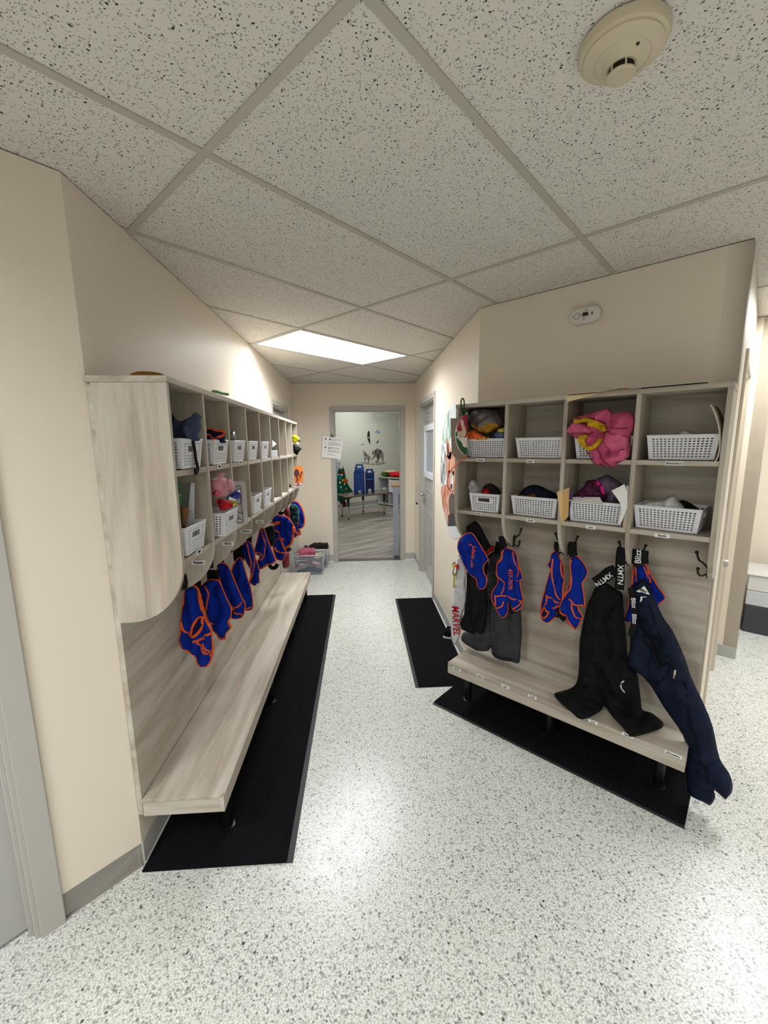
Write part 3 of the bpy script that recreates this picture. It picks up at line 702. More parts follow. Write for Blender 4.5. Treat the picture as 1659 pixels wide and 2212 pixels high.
# vests: blue fleece with orange binding
def vest(label, pts, surf, n, trims, seed, base_pt, straps=(), thick=.013, group='blue orange-bound fleece vests', fold=.014, freq=105, holes=(), w=.0048, strap_w=.016, text=(), rd=.013, ss=None):
    t = thing('vest', label, 'vest', base_pt, 0, group)
    for sp in straps: strap('strap', sp, ss or surf, n, strap_w, BKC, t, .003)
    s = Soft(pts, surf, n, thick, rd, fold, freq, .004, seed); s.build('body', BLUE, t)
    edge_trim(s, 'binding', ORG, t, w * .75)
    for h in holes:
        hs = Soft(h, lambda x, y: s.front(x, y, .0015), n, .002, .01, 0, 1, 0); hs.build('arm_opening', NVY, t)
        s.trim('opening_binding', h, ORG, t, w, closed=True, lift=.004)
    for tr in trims: s.trim('binding', tr, ORG, t, w)
    for txt, p0, p1, size in text:
        a = s.front(*p0, .012); b = s.front(*p1, .012); u = (b - a).normalized()
        lettering(txt, (a + b) / 2, u, n.cross(u), size, ORG, t, sx=.9)
    return t, s
vest('blue vest with orange writing over the black jacket, left end of the angled unit',
    A([(360, 275), (420, 225), (490, 200), (545, 235), (600, 320), (660, 420), (745, 575), (700, 620), (675, 700), (690, 770), (722, 830), (720, 900), (700, 970), (650, 990), (600, 965), (575, 850), (510, 800), (430, 700), (370, 550), (322, 440), (325, 340)]), usurf(.245), N1, [], 1, ru(.06, .2, .75),
    text=[("Juliette Léo", A([(590, 400)])[0], A([(545, 650)])[0], .034), ('5 .', A([(520, 340)])[0], A([(512, 400)])[0], .028)])
vest('blue vest with an orange phone number over the grey snow pants',
    A([(985, 410), (1040, 425), (1110, 455), (1150, 530), (1165, 620), (1215, 780), (1225, 850), (1190, 870), (1205, 1000), (1235, 1150), (1212, 1250), (1110, 1300), (1060, 1200), (1020, 1200), (1020, 1310), (945, 1392), (850, 1255), (792, 1130), (800, 1050), (835, 980), (885, 900), (875, 780), (868, 650), (905, 570), (950, 500)]), usurf(.2), N1,
    [A([(870, 1060), (880, 1150), (850, 1240)]), A([(865, 1075), (940, 1070), (1050, 1090), (1140, 1130), (1235, 1155)]), A([(970, 430), (960, 560), (880, 640), (900, 760), (960, 870), (975, 960), (950, 1050)]), A([(1110, 460), (1130, 600), (1170, 720), (1150, 850), (1180, 860)]), A([(860, 1250), (960, 1220), (985, 1150)]), A([(1100, 1270), (1200, 1200), (1230, 1165)])], 2, ru(.3, .15, .7),
    straps=[A([(940, 250), (945, 340), (975, 430), (1000, 480)]), A([(1050, 1100), (1060, 1220), (1065, 1330)])], strap_w=.02,
    text=[('437-7070', A([(1085, 690)])[0], A([(1090, 980)])[0], .034)])
vest('blue vest left of the second divider of the angled unit',
    B([(520, 440), (580, 540), (640, 700), (650, 1000), (640, 1180), (605, 1285), (560, 1340), (530, 1460), (480, 1530), (390, 1585), (310, 1545), (278, 1430), (290, 1280), (330, 1130), (400, 880), (440, 740), (395, 670), (440, 580), (450, 500)]), usurf(.17), N1,
    [B([(500, 555), (485, 700), (495, 950), (540, 1100), (610, 1240), (640, 1150), (640, 900), (610, 600)]), B([(380, 1130), (480, 1190), (600, 1275)]), B([(465, 1350), (520, 1330), (590, 1300)]), B([(390, 1150), (400, 1220), (340, 1340), (295, 1430)])], 5, ru(.5, .12, .6),
    straps=[B([(535, 300), (530, 420), (560, 560)]), B([(560, 1340), (560, 1420), (520, 1490)])], holes=[B([(300, 1440), (350, 1330), (400, 1380), (430, 1400), (380, 1480), (330, 1490)])], strap_w=.012)
vest('blue vest hanging right of the second divider of the angled unit',
    B([(760, 560), (850, 525), (900, 560), (970, 650), (1025, 770), (1000, 860), (940, 960), (965, 1120), (982, 1310), (930, 1315), (870, 1305), (880, 1390), (950, 1500), (850, 1670), (810, 1680), (720, 1600), (640, 1480), (590, 1370), (600, 1290), (650, 1180), (720, 1000), (760, 850), (750, 700)]), usurf(.18), N1,
    [B([(790, 570), (770, 700), (795, 900), (770, 1030), (700, 1110), (650, 1180)]), B([(740, 1190), (800, 1240), (870, 1300), (960, 1310)]), B([(600, 1380), (680, 1470), (760, 1560), (840, 1670)]), B([(790, 1260), (820, 1400), (860, 1500), (940, 1520)])], 9, ru(.65, .13, .6),
    straps=[B([(790, 300), (790, 420), (810, 560)]), B([(590, 1390), (620, 1480), (680, 1530)])], strap_w=.02)
vest('blue vest behind the navy snow pants in the rightmost bay of the angled unit',
    Cc([(905, 320), (950, 285), (1030, 290), (1075, 370), (1150, 500), (1235, 630), (1170, 690), (1120, 760), (1000, 800), (880, 875), (818, 860), (850, 750), (870, 600), (890, 450)]), usurf(.1), N1,
    [Cc([(915, 300), (905, 380), (900, 480)]), Cc([(930, 300), (945, 360), (930, 460)]), Cc([(1015, 300), (1050, 400), (1080, 520)]), Cc([(1045, 300), (1060, 380), (1090, 470)])], 4, ru(.99, .1, .75))
# black snow pants with patterned braces
SHB = mat('black_shell_fabric', (13, 13, 14), .75, bump=.5, bscale=80, noise_amt=.3, nscale=10)
bo = lin(1270, 1480, .13, .2)
t, s = garment('snow_pants', 'black snow pants with lettered braces, legs resting on the angled bench', 'pants',
    Cc([(510, 520), (600, 470), (720, 540), (790, 590), (800, 700), (820, 900), (835, 1100), (860, 1330), (940, 1400), (965, 1550), (985, 1700), (1000, 1795), (1100, 1830), (1215, 1930), (1190, 1990), (1080, 2030), (960, 2065), (870, 2070), (780, 1960), (690, 1870), (600, 1755), (560, 1810), (370, 1897), (240, 1800), (105, 1680), (90, 1622), (205, 1590), (300, 1535), (335, 1400), (345, 1100), (380, 900), (430, 700), (480, 590)]),
    usurf(bo, ZBR + .014), N1 + UP * .55, SHB, .035, .012, 45, 21, ru(.8, .1, ZBR), rd=.05, wr=.008)
s.trim('leg_seam', Cc([(520, 700), (500, 1100), (540, 1400), (600, 1740)]), mat('black_seam', (6, 6, 6), .9), t, .003)
s.trim('reflective_tab', Cc([(820, 1500), (790, 1530), (800, 1580), (830, 1620)]), mat('reflective_white', (215, 225, 228), .4), t, .003)
s.trim('cuff', Cc([(110, 1640), (250, 1740), (380, 1880)]), mat('black_seam', (6, 6, 6), .9), t, .003)
s.trim('cuff', Cc([(860, 2050), (1000, 2020), (1200, 1950)]), mat('black_seam', (6, 6, 6), .9), t, .003)
BRC = mat('black_webbing', (18, 18, 19), .7, bump=.3, bscale=300); WPR = mat('white_print', (226, 226, 228), .7)
br = usurf(.15)
o = strap('brace', Cc([(515, 480), (600, 420), (660, 370), (725, 345)]), br, N1, .028, BRC, t, .003)
a, b = br(*Cc([(560, 470)])[0]), br(*Cc([(640, 410)])[0]); lettering('XMTN', (a + b) / 2 + N1 * .006, -(b - a), N1.cross(-(b - a)), .034, WPR, o)
o = strap('brace', Cc([(790, 110), (775, 170), (765, 300), (765, 420), (760, 545)]), usurf(.17), N1, .02, BRC, t, .003)
a, b = usurf(.17)(*Cc([(772, 310)])[0]), usurf(.17)(*Cc([(770, 470)])[0]); lettering('XMTN', (a + b) / 2 + N1 * .005, b - a, N1.cross(b - a), .034, WPR, o)
o = strap('brace_edge', Cc([(735, 200), (728, 350), (735, 520)]), usurf(.165), N1, .004, mat('grey_piping', (150, 150, 152), .6), t, .002)
# navy snow pants over the bench end
NVP = mat('navy_shell_fabric', (13, 22, 42), .7, bump=.5, bscale=70, noise_amt=.18, nscale=10)
no = lambda x, y: .19 + .07 * max(0, min(1, (y - 1400) / 300.))
t, s = garment('snow_pants', 'navy snow pants hanging over the right end of the angled bench', 'pants',
    D([(150, 370), (200, 335), (255, 310), (300, 400), (390, 600), (460, 700), (550, 900), (600, 1050), (690, 1240), (760, 1420), (810, 1650), (880, 1760), (908, 1850), (895, 1920), (850, 1940), (790, 1905), (766, 1885), (778, 1945), (740, 2003), (680, 1975), (580, 1905), (562, 1800), (556, 1600), (535, 1480), (400, 1280), (330, 1165), (280, 1090), (200, 1010), (112, 948), (140, 850), (150, 700), (190, 600), (152, 480), (140, 420)]),
    usurf(no), N1, NVP, .04, .014, 34, 31, ru(1.2, .3, .1), rd=.06, wr=.01, dirv=(.9, -.35))
DS = mat('navy_seam', (7, 10, 20), .8)
s.trim('waist_opening', D([(230, 640), (260, 740), (320, 850), (360, 960), (400, 925), (455, 905)]), DS, t, .005)
s.trim('inner_seam', D([(560, 1050), (590, 1300), (640, 1450), (700, 1650), (765, 1880)]), DS, t, .005)
s.trim('pocket_edge', D([(290, 1050), (350, 1060), (420, 1010), (460, 910)]), DS, t, .003)
s.trim('side_zip', D([(300, 480), (370, 680), (460, 900), (500, 1000)]), DS, t, .003)
MB().box((-.004, -.002, -.02), (.004, .002, .02), Matrix.Translation(s.front(*D([(490, 980)])[0], .004))).build('zip_pull', STEEL, t, world=True)
hl = Soft(D([(220, 620), (270, 700), (330, 830), (380, 930), (430, 905), (380, 780), (320, 660), (270, 570)]), lambda x, y: s.front(x, y, .002), N1, .004, .02, 0, 1, 0); hl.build('lining', mat('navy_lining', (9, 12, 24), .8), t)
# badge
bp_ = [s.front(x, y, .006) for x, y in D([(205, 385), (262, 350), (298, 420)])]; o = decal('badge', bp_, N1 * .001, mat('badge_white', (222, 222, 220), .6), t)
bc = s.front(*D([(254, 384)])[0], .012); rr = (s.front(*D([(295, 415)])[0], 0) - s.front(*D([(225, 375)])[0], 0)); lettering('Blizz', bc, rr, N1.cross(rr), .017, INK, o)
bp_ = [s.front(x, y, .006) for x, y in D([(240, 420), (282, 425), (232, 467)])]; decal('badge', bp_, N1 * .001, mat('badge_white', (222, 222, 220), .6), t)
o = strap('brace', D([(150, 380), (160, 440), (170, 520), (178, 620), (160, 700), (150, 740)]), usurf(.225), N1, .014, BRC, t, .003)
for q0, q1 in (((165, 450), (175, 530)), ((172, 570), (178, 650))):
    a, b = usurf(.23)(*D([q0])[0]), usurf(.23)(*D([q1])[0]); lettering('Blizz', (a + b) / 2 + N1 * .004, b - a, N1.cross(b - a), .026, WPR, o)
o = strap('brace', D([(215, 95), (210, 150), (215, 200)]), usurf(.16), N1, .036, BRC, t, .004)
a, b = usurf(.16)(*D([(205, 190)])[0]), usurf(.16)(*D([(205, 100)])[0]); lettering('Blizz', (a + b) / 2 + N1 * .006, b - a, N1.cross(b - a), .036, WPR, o)
# lanyard with yellow and red charms
t = thing('keychain', 'yellow and red toy charms on a clip beside the white sleeve', 'toy', hu(982, 1240, .19))
g_ = usurf(.19)
MB().ball(g_(*A([(270, 665)])[0]), .012, (1.2, 1, .8)).build('charm', mat('yellow_plastic', (214, 178, 60), .5), t, smooth=True, world=True)
MB().ball(g_(*A([(312, 680)])[0]), .012, (.8, 1, 1.8)).build('charm', mat('red_cloth', (190, 34, 28), .6), t, smooth=True, world=True)
strap('strap', A([(275, 760), (268, 860), (262, 975)]), g_, N1, .006, mat('yellow_cloth', (178, 160, 58), .7), t)
strap('clip', A([(240, 650), (280, 620), (250, 780), (290, 790), (305, 720)]), g_, N1, .003, BLK, t)
# shoe on the mat by the corridor wall
def shoe(name, label, P, rz, col, solecol, laces, L=.16, tilt=(0, 0), group=None):
    t = thing(name, label, 'shoe', P, rz, group)
    Rm = Matrix.Rotation(tilt[0], 4, 'X') @ Matrix.Rotation(tilt[1], 4, 'Y')
    prof = [(-.5, .17), (-.42, .19), (-.2, .16), (.0, .16), (.2, .2), (.36, .2), (.46, .14), (.5, .05)]
    ol = [(a * L, b * L) for a, b in prof]; out = [(a, b) for a, b in ol] + [(a, -b) for a, b in ol[::-1]]; out = smooth_pts(out, True, 2)
    MB().prism([Rm @ Vector((a, b, 0)) for a, b in out], Rm @ Vector((0, 0, L * .09))).build('sole', solecol, t, bevel=.002)
    mb = MB(); bm = mb.bm; rings = []
    for a, wd, hh, op in ((-.48, .13, .30, 0), (-.40, .17, .42, 1), (-.25, .15, .40, 1), (-.08, .145, .38, 1), (.08, .16, .33, 0), (.22, .185, .26, 0), (.35, .185, .2, 0), (.44, .13, .15, 0), (.49, .05, .1, 0)):
        r = []
        for k in range(9):
            th = math.pi * k / 8; x = math.cos(th); z = math.sin(th) ** .7
            if op: z = min(z, .93)
            r.append(bm.verts.new(Rm @ Vector((a * L, x * wd * L, L * .085 + z * hh * L))))
        rings.append(r)
    for i in range(len(rings) - 1):
        for k in range(8):
            if i in (1, 2) and k in (2, 3, 4, 5): continue
            bm.faces.new((rings[i][k], rings[i][k + 1], rings[i + 1][k + 1], rings[i + 1][k]))
    bm.faces.new(rings[0]); bm.faces.new(rings[-1][::-1])
    o = mb.build('upper', col, t, smooth='all'); sd = o.modifiers.new('s', 'SOLIDIFY'); sd.thickness = .003
    if laces:
        mb = MB()
        for a in (.02, .1, .18): mb.tube([Rm @ Vector((a * L, .12 * L, L * (.33 - a * .3))), Rm @ Vector((a * L + .01, 0, L * (.43 - a * .5))), Rm @ Vector((a * L, -.12 * L, L * (.33 - a * .3)))], .003, 6)
        mb.build('laces', laces, t, smooth='all')
    return t
WSOLE = mat('white_rubber', (222, 220, 216), .5)
Ps = hz(966, 1374, .009)
shoe('shoe', 'black and white shoe on the floor mat below the fox picture', Ps + Vector((.02, .03, 0)), 1.2, BKC, WSOLE, WSOLE, .17)
# ------------------------------------------------------------------ things in the right cubbies
def lump(name, label, cat, pts, surf, n, m, thick=.05, fold=.01, freq=60, seed=0, wr=.012, rd=.05, part='cloth', group=None, at=None):
    cx = sum(p[0] for p in pts) / len(pts); by = max(p[1] for p in pts)
    t = thing(name, label, cat, at or surf(cx, by), 0, group); s = Soft(pts, surf, n, thick, rd, fold, freq, wr, seed); s.build(part, m, t); return t, s
c12 = usurf(.15)
PLBAG = mat('clear_plastic_film', (215, 218, 222), .12, spec=.8, alpha=.38, bump=.6, bscale=30)
SMOKE = mat('smoky_plastic_film', (92, 84, 88), .25, spec=.7, bump=.5, bscale=25, noise_amt=.3, nscale=18)
t, s = lump('stuffed_bag', 'bulging grey and mustard bag above the top left basket of the angled unit', 'bag', Fc([(480, 430), (560, 345), (700, 290), (860, 300), (965, 360), (1030, 450), (1035, 560), (940, 610), (860, 690), (720, 680), (600, 610), (520, 520)]), c12, N1, SMOKE, .06, .01, 60, 4)
m2 = Soft(Fc([(590, 520), (700, 560), (760, 590), (860, 520), (930, 510), (1030, 550), (930, 620), (850, 670), (720, 660), (620, 600)]), lambda x, y: s.front(x, y, .0), N1, .006, .03, .003, 90, .004, 3); m2.build('mustard_patch', mat('mustard_cloth', (172, 126, 44), .8, noise_amt=.2, nscale=30), t)
# painted plate
def disc_px(cx, cy, rx, ry, n=28, a0=0, a1=2 * math.pi): return [(cx + rx * math.cos(a0 + (a1 - a0) * k / n), cy + ry * math.sin(a0 + (a1 - a0) * k / n)) for k in range(n)]
pS = usurf(.261); t = thing('craft_plate', 'painted paper plate wreath in green, red and white at the top left cubby', 'craft', pS(*Fc([(440, 1000)])[0]))
pl = Soft(Fc(disc_px(482, 690, 186, 305, 20, math.pi / 2, 3 * math.pi / 2) + [(484, 385), (484, 995)]), pS, N1, .004, .01, 0, 1, .001); pl.build('plate', mat('white_paper_plate', (226, 220, 205), .7), t)
Soft(Fc([(312, 660), (318, 760), (345, 850), (395, 930), (450, 975), (482, 985), (482, 880), (430, 850), (390, 790), (360, 710), (335, 640)]), lambda x, y: pS(x, y) + N1 * .005, N1, .002, .01, 0, 1, .0).build('green_ring', mat('green_paint', (30, 82, 44), .6, noise_amt=.5, nscale=40), t)
Soft(Fc([(345, 520), (400, 410), (480, 390), (500, 560), (480, 720), (370, 690), (335, 600)]), lambda x, y: pS(x, y) + N1 * .008, N1, .001, .01, 0, 1, .0).build('red_paint', mat('red_paint', (150, 26, 42), .6, noise_amt=.4, nscale=60), t)
Soft(Fc([(390, 500), (430, 450), (460, 560), (480, 640), (450, 720), (370, 710), (350, 640), (420, 620)]), lambda x, y: pS(x, y) + N1 * .0105, N1, .001, .01, 0, 1, .0).build('hand_print', mat('beige_paint', (216, 186, 160), .7), t)
strap('hanging_loop', Fc([(430, 390), (440, 290), (440, 180), (415, 145), (395, 190), (400, 280), (425, 390)]), lambda x, y: pS(x, y) + N1 * .006, N1, .004, mat('dark_green_chenille', (20, 62, 30), .9), t, .003)
tt = thing('cardboard', 'grey-brown card leaning out of the top left cubby of the angled unit', 'card', hu(975, 985, .2)); MB().prism([hu(x, y, .2565) for x, y in Fc([(230, 440), (345, 440), (480, 600), (484, 1025), (310, 1048), (250, 960)])], N1 * .002).build('sheet', mat('grey_board', (148, 134, 118), .8), tt, world=True)
t = thing('snack_bag', 'orange and yellow packet on the top left basket', 'packet', hu(1030, 948, .2)); f_ = usurf(.22)
Soft(Fc([(440, 725), (560, 610), (660, 660), (745, 715), (830, 745), (700, 765), (460, 760)]), f_, N1, .015, .02, .002, 40, .004, 2).build('packet', mat('orange_foil', (226, 92, 28), .4), t)
Soft(Fc([(440, 725), (500, 660), (540, 640), (490, 740)]), lambda x, y: f_(x, y) + N1 * .012, N1, .004, .01, 0, 1, 0).build('yellow_band', mat('yellow_foil', (228, 160, 44), .4), t)
Soft(Fc([(600, 740), (760, 715), (830, 745), (640, 762)]), lambda x, y: f_(x, y) + N1 * .012, N1, .004, .01, 0, 1, 0).build('yellow_band', mat('yellow_foil', (228, 160, 44), .4), t)
t, s = lump('hair_band', 'blue patterned cloth with a yellow top beside the grey bag', 'cloth', Fc([(870, 710), (890, 660), (950, 640), (1040, 640), (1045, 745), (900, 750)]), usurf(.2), N1, mat('blue_floral', (92, 110, 150), .8, noise_amt=.6, nscale=120), .02, .004, 90, 2)
Soft(Fc([(930, 650), (940, 590), (990, 590), (1040, 575), (1045, 650)]), usurf(.2), N1, .02, .02, .002, 50, .004, 6).build('yellow_top', mat('yellow_cloth2', (212, 196, 84), .8), t)
t = thing('cord', 'orange-red cord looping out of the angled unit over the fox picture', 'cord', hu(990, 992, .255))
MB().tube([hu(x, y, .262) for x, y in smooth_pts(Fc([(485, 1025), (420, 1040), (350, 1110), (260, 1190), (200, 1290), (180, 1400), (200, 1480), (240, 1522), (272, 1530)]), False, 5)], .003, 8).build('cord_run', mat('orange_red_cord', (222, 74, 30), .5), t, smooth='all', world=True)
# lower left basket contents
lump('plastic_bag', 'clear crinkled bag in the basket with the handle hole', 'bag', Fc([(510, 1400), (580, 1350), (640, 1420), (695, 1475), (680, 1600), (530, 1580)]), usurf(.16), N1, mat('crinkled_clear_film', (205, 205, 205), .15, spec=.9, alpha=.6, bump=.9, bscale=50), .03, .006, 140, 5, part='film')
lump('red_cloth', 'red cloth between the clear bag and the dark clothes in the lower left basket', 'cloth', Fc([(660, 1590), (700, 1510), (760, 1480), (830, 1520), (830, 1620), (700, 1620)]), usurf(.15), N1, mat('red_knit', (170, 40, 34), .85, noise_amt=.3), .03, .008, 90, 6)
lump('dark_clothes', 'black and maroon clothes in the lower left basket of the angled unit', 'clothes', Fc([(715, 1500), (745, 1435), (830, 1410), (930, 1470), (990, 1590), (980, 1640), (800, 1620), (830, 1530)]), usurf(.12), N1, mat('charcoal_knit', (44, 36, 40), .85, noise_amt=.5, nscale=35), .04, .01, 70, 7)
# lower second
lump('navy_clothes', 'navy blue clothes heaped in a basket left of the manila envelope', 'clothes', [(1118, 1072), (1128, 1058), (1140, 1050), (1153, 1047), (1168, 1050), (1184, 1058), (1200, 1066), (1204, 1084), (1160, 1084), (1120, 1078)], usurf(.13), N1, mat('navy_knit', (22, 25, 42), .85, noise_amt=.3), .05, .01, 60, 8)
lump('brown_cloth', 'rolled brown cloth in front of the navy heap', 'cloth', [(1112, 1074), (1120, 1068), (1138, 1069), (1150, 1065), (1158, 1067), (1157, 1076), (1135, 1078), (1114, 1079)], usurf(.19), N1, mat('brown_knit', (104, 62, 44), .85, noise_amt=.2), .018, .004, 60, 9, rd=.02)
# pink clothes
PINK = mat('pink_cotton', (196, 84, 118), .8, bump=.4, bscale=90, noise_amt=.12, nscale=16)
ps = usurf(.235)
t, s = lump('pink_clothes', 'pink rain clothes with yellow straps spilling from the third top cubby', 'clothes', G([(420, 720), (440, 620), (500, 570), (520, 500), (590, 480), (700, 450), (820, 420), (950, 380), (1015, 440), (1130, 425), (1230, 430), (1295, 500), (1290, 640), (1250, 740), (1245, 900), (1240, 1020), (1100, 1110), (1040, 1150), (930, 1155), (790, 1125), (725, 1000), (640, 880), (590, 790), (520, 785), (470, 740)]), ps, N1, PINK, .05, .016, 40, 12, wr=.018, rd=.04)
PD = mat('dark_pink_seam', (120, 32, 62), .8)
Soft(G([(900, 700), (980, 690), (1060, 720), (1240, 760), (1230, 900), (1245, 1020), (1070, 1110), (1000, 950)]), lambda x, y: s.front(x, y, .002), N1, .012, .012, .004, 50, .004, 13).build('sleeve', mat('rose_cotton', (208, 98, 132), .8, bump=.4, bscale=90), t)
Soft(G([(430, 700), (460, 600), (600, 570), (700, 600), (800, 700), (860, 750), (680, 730), (470, 720)]), lambda x, y: s.front(x, y, .002), N1, .014, .012, .004, 50, .004, 14).build('flap', mat('rose_cotton', (208, 98, 132), .8, bump=.4, bscale=90), t)
Soft(G([(830, 560), (960, 390), (1030, 530), (960, 580)]), lambda x, y: s.front(x, y, .002), N1, .01, .012, .004, 50, .004, 15).build('flap', mat('rose_cotton', (208, 98, 132), .8, bump=.4, bscale=90), t)
for ln in ([(1040, 970), (1100, 960), (1160, 935), (1210, 920)], [(940, 1150), (900, 1120), (860, 1130)], [(520, 500), (640, 520), (820, 520), (900, 560)], [(1060, 640), (1150, 660), (1250, 650)], [(700, 920), (730, 1000), (820, 1110)], [(880, 900), (900, 1000), (1010, 1140)]):
    s.trim('seam', G(ln), PD, t, .0025, lift=.016)
YL = mat('mustard_webbing', (196, 160, 30), .8, bump=.3)
up_ = lambda x, y: s.front(x, y, .02)
for ln in ([(575, 570), (680, 545), (780, 560), (900, 610), (950, 690)], [(740, 600), (830, 610), (900, 680)], [(735, 740), (700, 800), (700, 880)]):
    strap('strap', G(ln), up_, N1, .0095, YL, t, .002)
strap('strap', G([(680, 740), (668, 820), (700, 890), (790, 905), (870, 860), (905, 790)]), lambda x, y: s.front(x, y, .028), N1, .0095, YL, t, .002)
# Lina basket
lump('patterned_bag', 'dark patchwork fabric bag with a pink strap in the basket beside the envelope', 'bag', G([(470, 1560), (560, 1470), (620, 1420), (650, 1350), (720, 1330), (810, 1335), (870, 1410), (915, 1520), (910, 1600), (600, 1600)]), usurf(.14), N1, mat('patchwork', (76, 34, 62), .8, noise_amt=.85, nscale=70), .045, .01, 70, 16)
t, s2 = lump('pink_band', 'bright pink strap over the patchwork bag', 'strap', G([(765, 1380), (800, 1335), (850, 1370), (890, 1460), (900, 1530), (860, 1500), (830, 1430)]), usurf(.2), N1, mat('magenta_cloth', (196, 38, 124), .8), .006, .001, 50, 17, rd=.01, wr=.001)
lump('lilac_bag', 'lilac grey bag behind the patchwork one', 'bag', G([(770, 1340), (850, 1290), (930, 1262), (1010, 1300), (1100, 1360), (1140, 1450), (1120, 1660), (900, 1670), (850, 1500)]), usurf(.1), N1, mat('lilac_film', (104, 88, 108), .4, noise_amt=.35, nscale=60, bump=.5), .045, .01, 60, 18)
def sheet(name, label, cat, pts, surf, n, m, th=.0015):
    t = thing(name, label, cat, surf(*pts[-1])); MB().prism([surf(x, y) for x, y in pts], Vector(n) * th).build('paper', m, t, world=True); return t
t = thing('envelope', 'manila envelope standing at the divider in the lower cubby under the pink clothes', 'envelope', hu(1212, 1128, .245))
def prism_px(pts, offs, m, nm, par, th=.0015): return MB().prism([hu(x, y, o) for (x, y), o in zip(pts, offs)], N1 * th).build(nm, m, par, world=True)
prism_px(G([(265, 1492), (350, 1462), (345, 1890), (320, 1912)]), [.262, .245, .245, .262], MANILA, 'front', t)
prism_px(G([(350, 1462), (432, 1430), (415, 1820), (345, 1895)]), [.245, .235, .235, .245], mat('manila_inside', (200, 164, 106), .8), 'flap', t)
t = thing('folder', 'purple folder beside the manila envelope', 'folder', hu(1225, 1110, .23)); prism_px(G([(400, 1500), (440, 1455), (480, 1520), (440, 1700), (430, 1830), (375, 1780)]), [.225] * 6, mat('purple_card', (92, 62, 110), .7), 'sheet', t)
t = thing('paper', 'white sheet lying across the basket in front of the patchwork bag', 'paper', hu(1240, 1085, .235)); prism_px(G([(428, 1558), (835, 1560), (882, 1655), (452, 1620)]), [.2, .2, .236, .236], PAPER, 'sheet', t)
t = thing('paper_stack', 'curled white papers and folders right of the lilac and patchwork bags', 'papers', hu(1350, 1140, .24))
prism_px(G([(990, 1475), (1100, 1420), (1160, 1385), (1205, 1500), (1200, 1700), (1130, 1880), (1080, 1930), (1120, 1750), (1110, 1650), (1060, 1570)]), [.25] * 10, PAPER, 'paper', t)
prism_px(G([(1150, 1400), (1215, 1500), (1195, 1800), (1165, 1990), (1130, 1990), (1165, 1750)]), [.238] * 6, MANILA, 'folder', t)
prism_px(G([(1190, 1400), (1222, 1420), (1180, 1960), (1160, 1990)]), [.243] * 4, mat('grey_paper', (196, 196, 196), .8), 'paper', t)
# top right cubby
lump('white_cloth', 'white cloth showing above the basket in the top right cubby', 'cloth', [(1452, 946), (1466, 934), (1482, 929), (1496, 936), (1512, 943), (1512, 952), (1455, 952)], usurf(.13), N1, mat('white_cotton', (206, 206, 204), .85), .03, .004, 60, 20)
t = thing('poster_sheet', 'curled thick sheet standing at the right side of the top right cubby', 'paper', hu(1550, 1000, .24))
cv = [(1535, 873), (1545, 893), (1553, 920), (1556, 950), (1553, 980), (1544, 1000)]
a_ = smooth_pts(cv, False, 4); mb = MB(); bm = mb.bm; f1 = [bm.verts.new(hu(x, y, .252)) for x, y in a_]; f2 = [bm.verts.new(hu(x, y, .252) - N1 * .2 + E1 * (.012)) for x, y in a_]
for i in range(len(a_) - 1): bm.faces.new((f1[i], f1[i + 1], f2[i + 1], f2[i]))
o = mb.build('sheet', mat('cream_card', (214, 202, 188), .8), t, smooth='all', world=True); sd = o.modifiers.new('s', 'SOLIDIFY'); sd.thickness = .003
lump('plastic_bag', 'clear white plastic bag in the lower right basket', 'bag', [(1385, 1090), (1400, 1084), (1425, 1080), (1448, 1070), (1460, 1070), (1466, 1082), (1478, 1096), (1470, 1108), (1400, 1104)], usurf(.15), N1, mat('milky_film', (212, 212, 210), .25, spec=.8, bump=.9, bscale=45, noise_amt=.15, nscale=40), .035, .008, 110, 22, part='film')
lump('black_cloth', 'black cloth at the back of the lower right basket', 'clothes', [(1462, 1086), (1475, 1080), (1490, 1086), (1510, 1100), (1508, 1112), (1470, 1108)], usurf(.09), N1, BKC, .04, .008, 60, 23)
# papers lying on top of the angled unit
t = thing('paper_stack', 'cream, green and orange papers lying on top of the angled unit', 'papers', ru(.75, .15, 1.801))
def flat_sheet(c, w, l, rz, z, m, nm, droop=None):
    M = Matrix.Translation(ru(c[0], c[1], z)) @ Matrix.Rotation(rE + rz, 4, 'Z'); o = MB().box((-w / 2, -l / 2, 0), (w / 2, l / 2, .0012), M).build(nm, m, t, world=True); return o
flat_sheet((.76, .165), .3, .21, .08, 1.8015, mat('cream_paper', (228, 210, 172), .8), 'cream_sheet')
flat_sheet((.80, .17), .18, .16, .2, 1.8032, PAPER, 'white_sheet'); flat_sheet((.80, .2), .05, .1, .1, 1.8062, mat('green_paper', (38, 84, 52), .7), 'green_sheet')
o = flat_sheet((.845, .2), .055, .1, .15, 1.808, mat('orange_paper', (222, 112, 48), .7), 'orange_sheet')
flat_sheet((1.0, .17), .27, .2, .08, 1.8048, mat('grey_paper', (196, 196, 196), .8), 'grey_sheet')
prism_px(G([(372, 215), (560, 205), (830, 178), (700, 222), (405, 295)]), [.268, .262, .262, .262, .268], mat('cream_paper', (228, 210, 172), .8), 'drooping_corner', t)
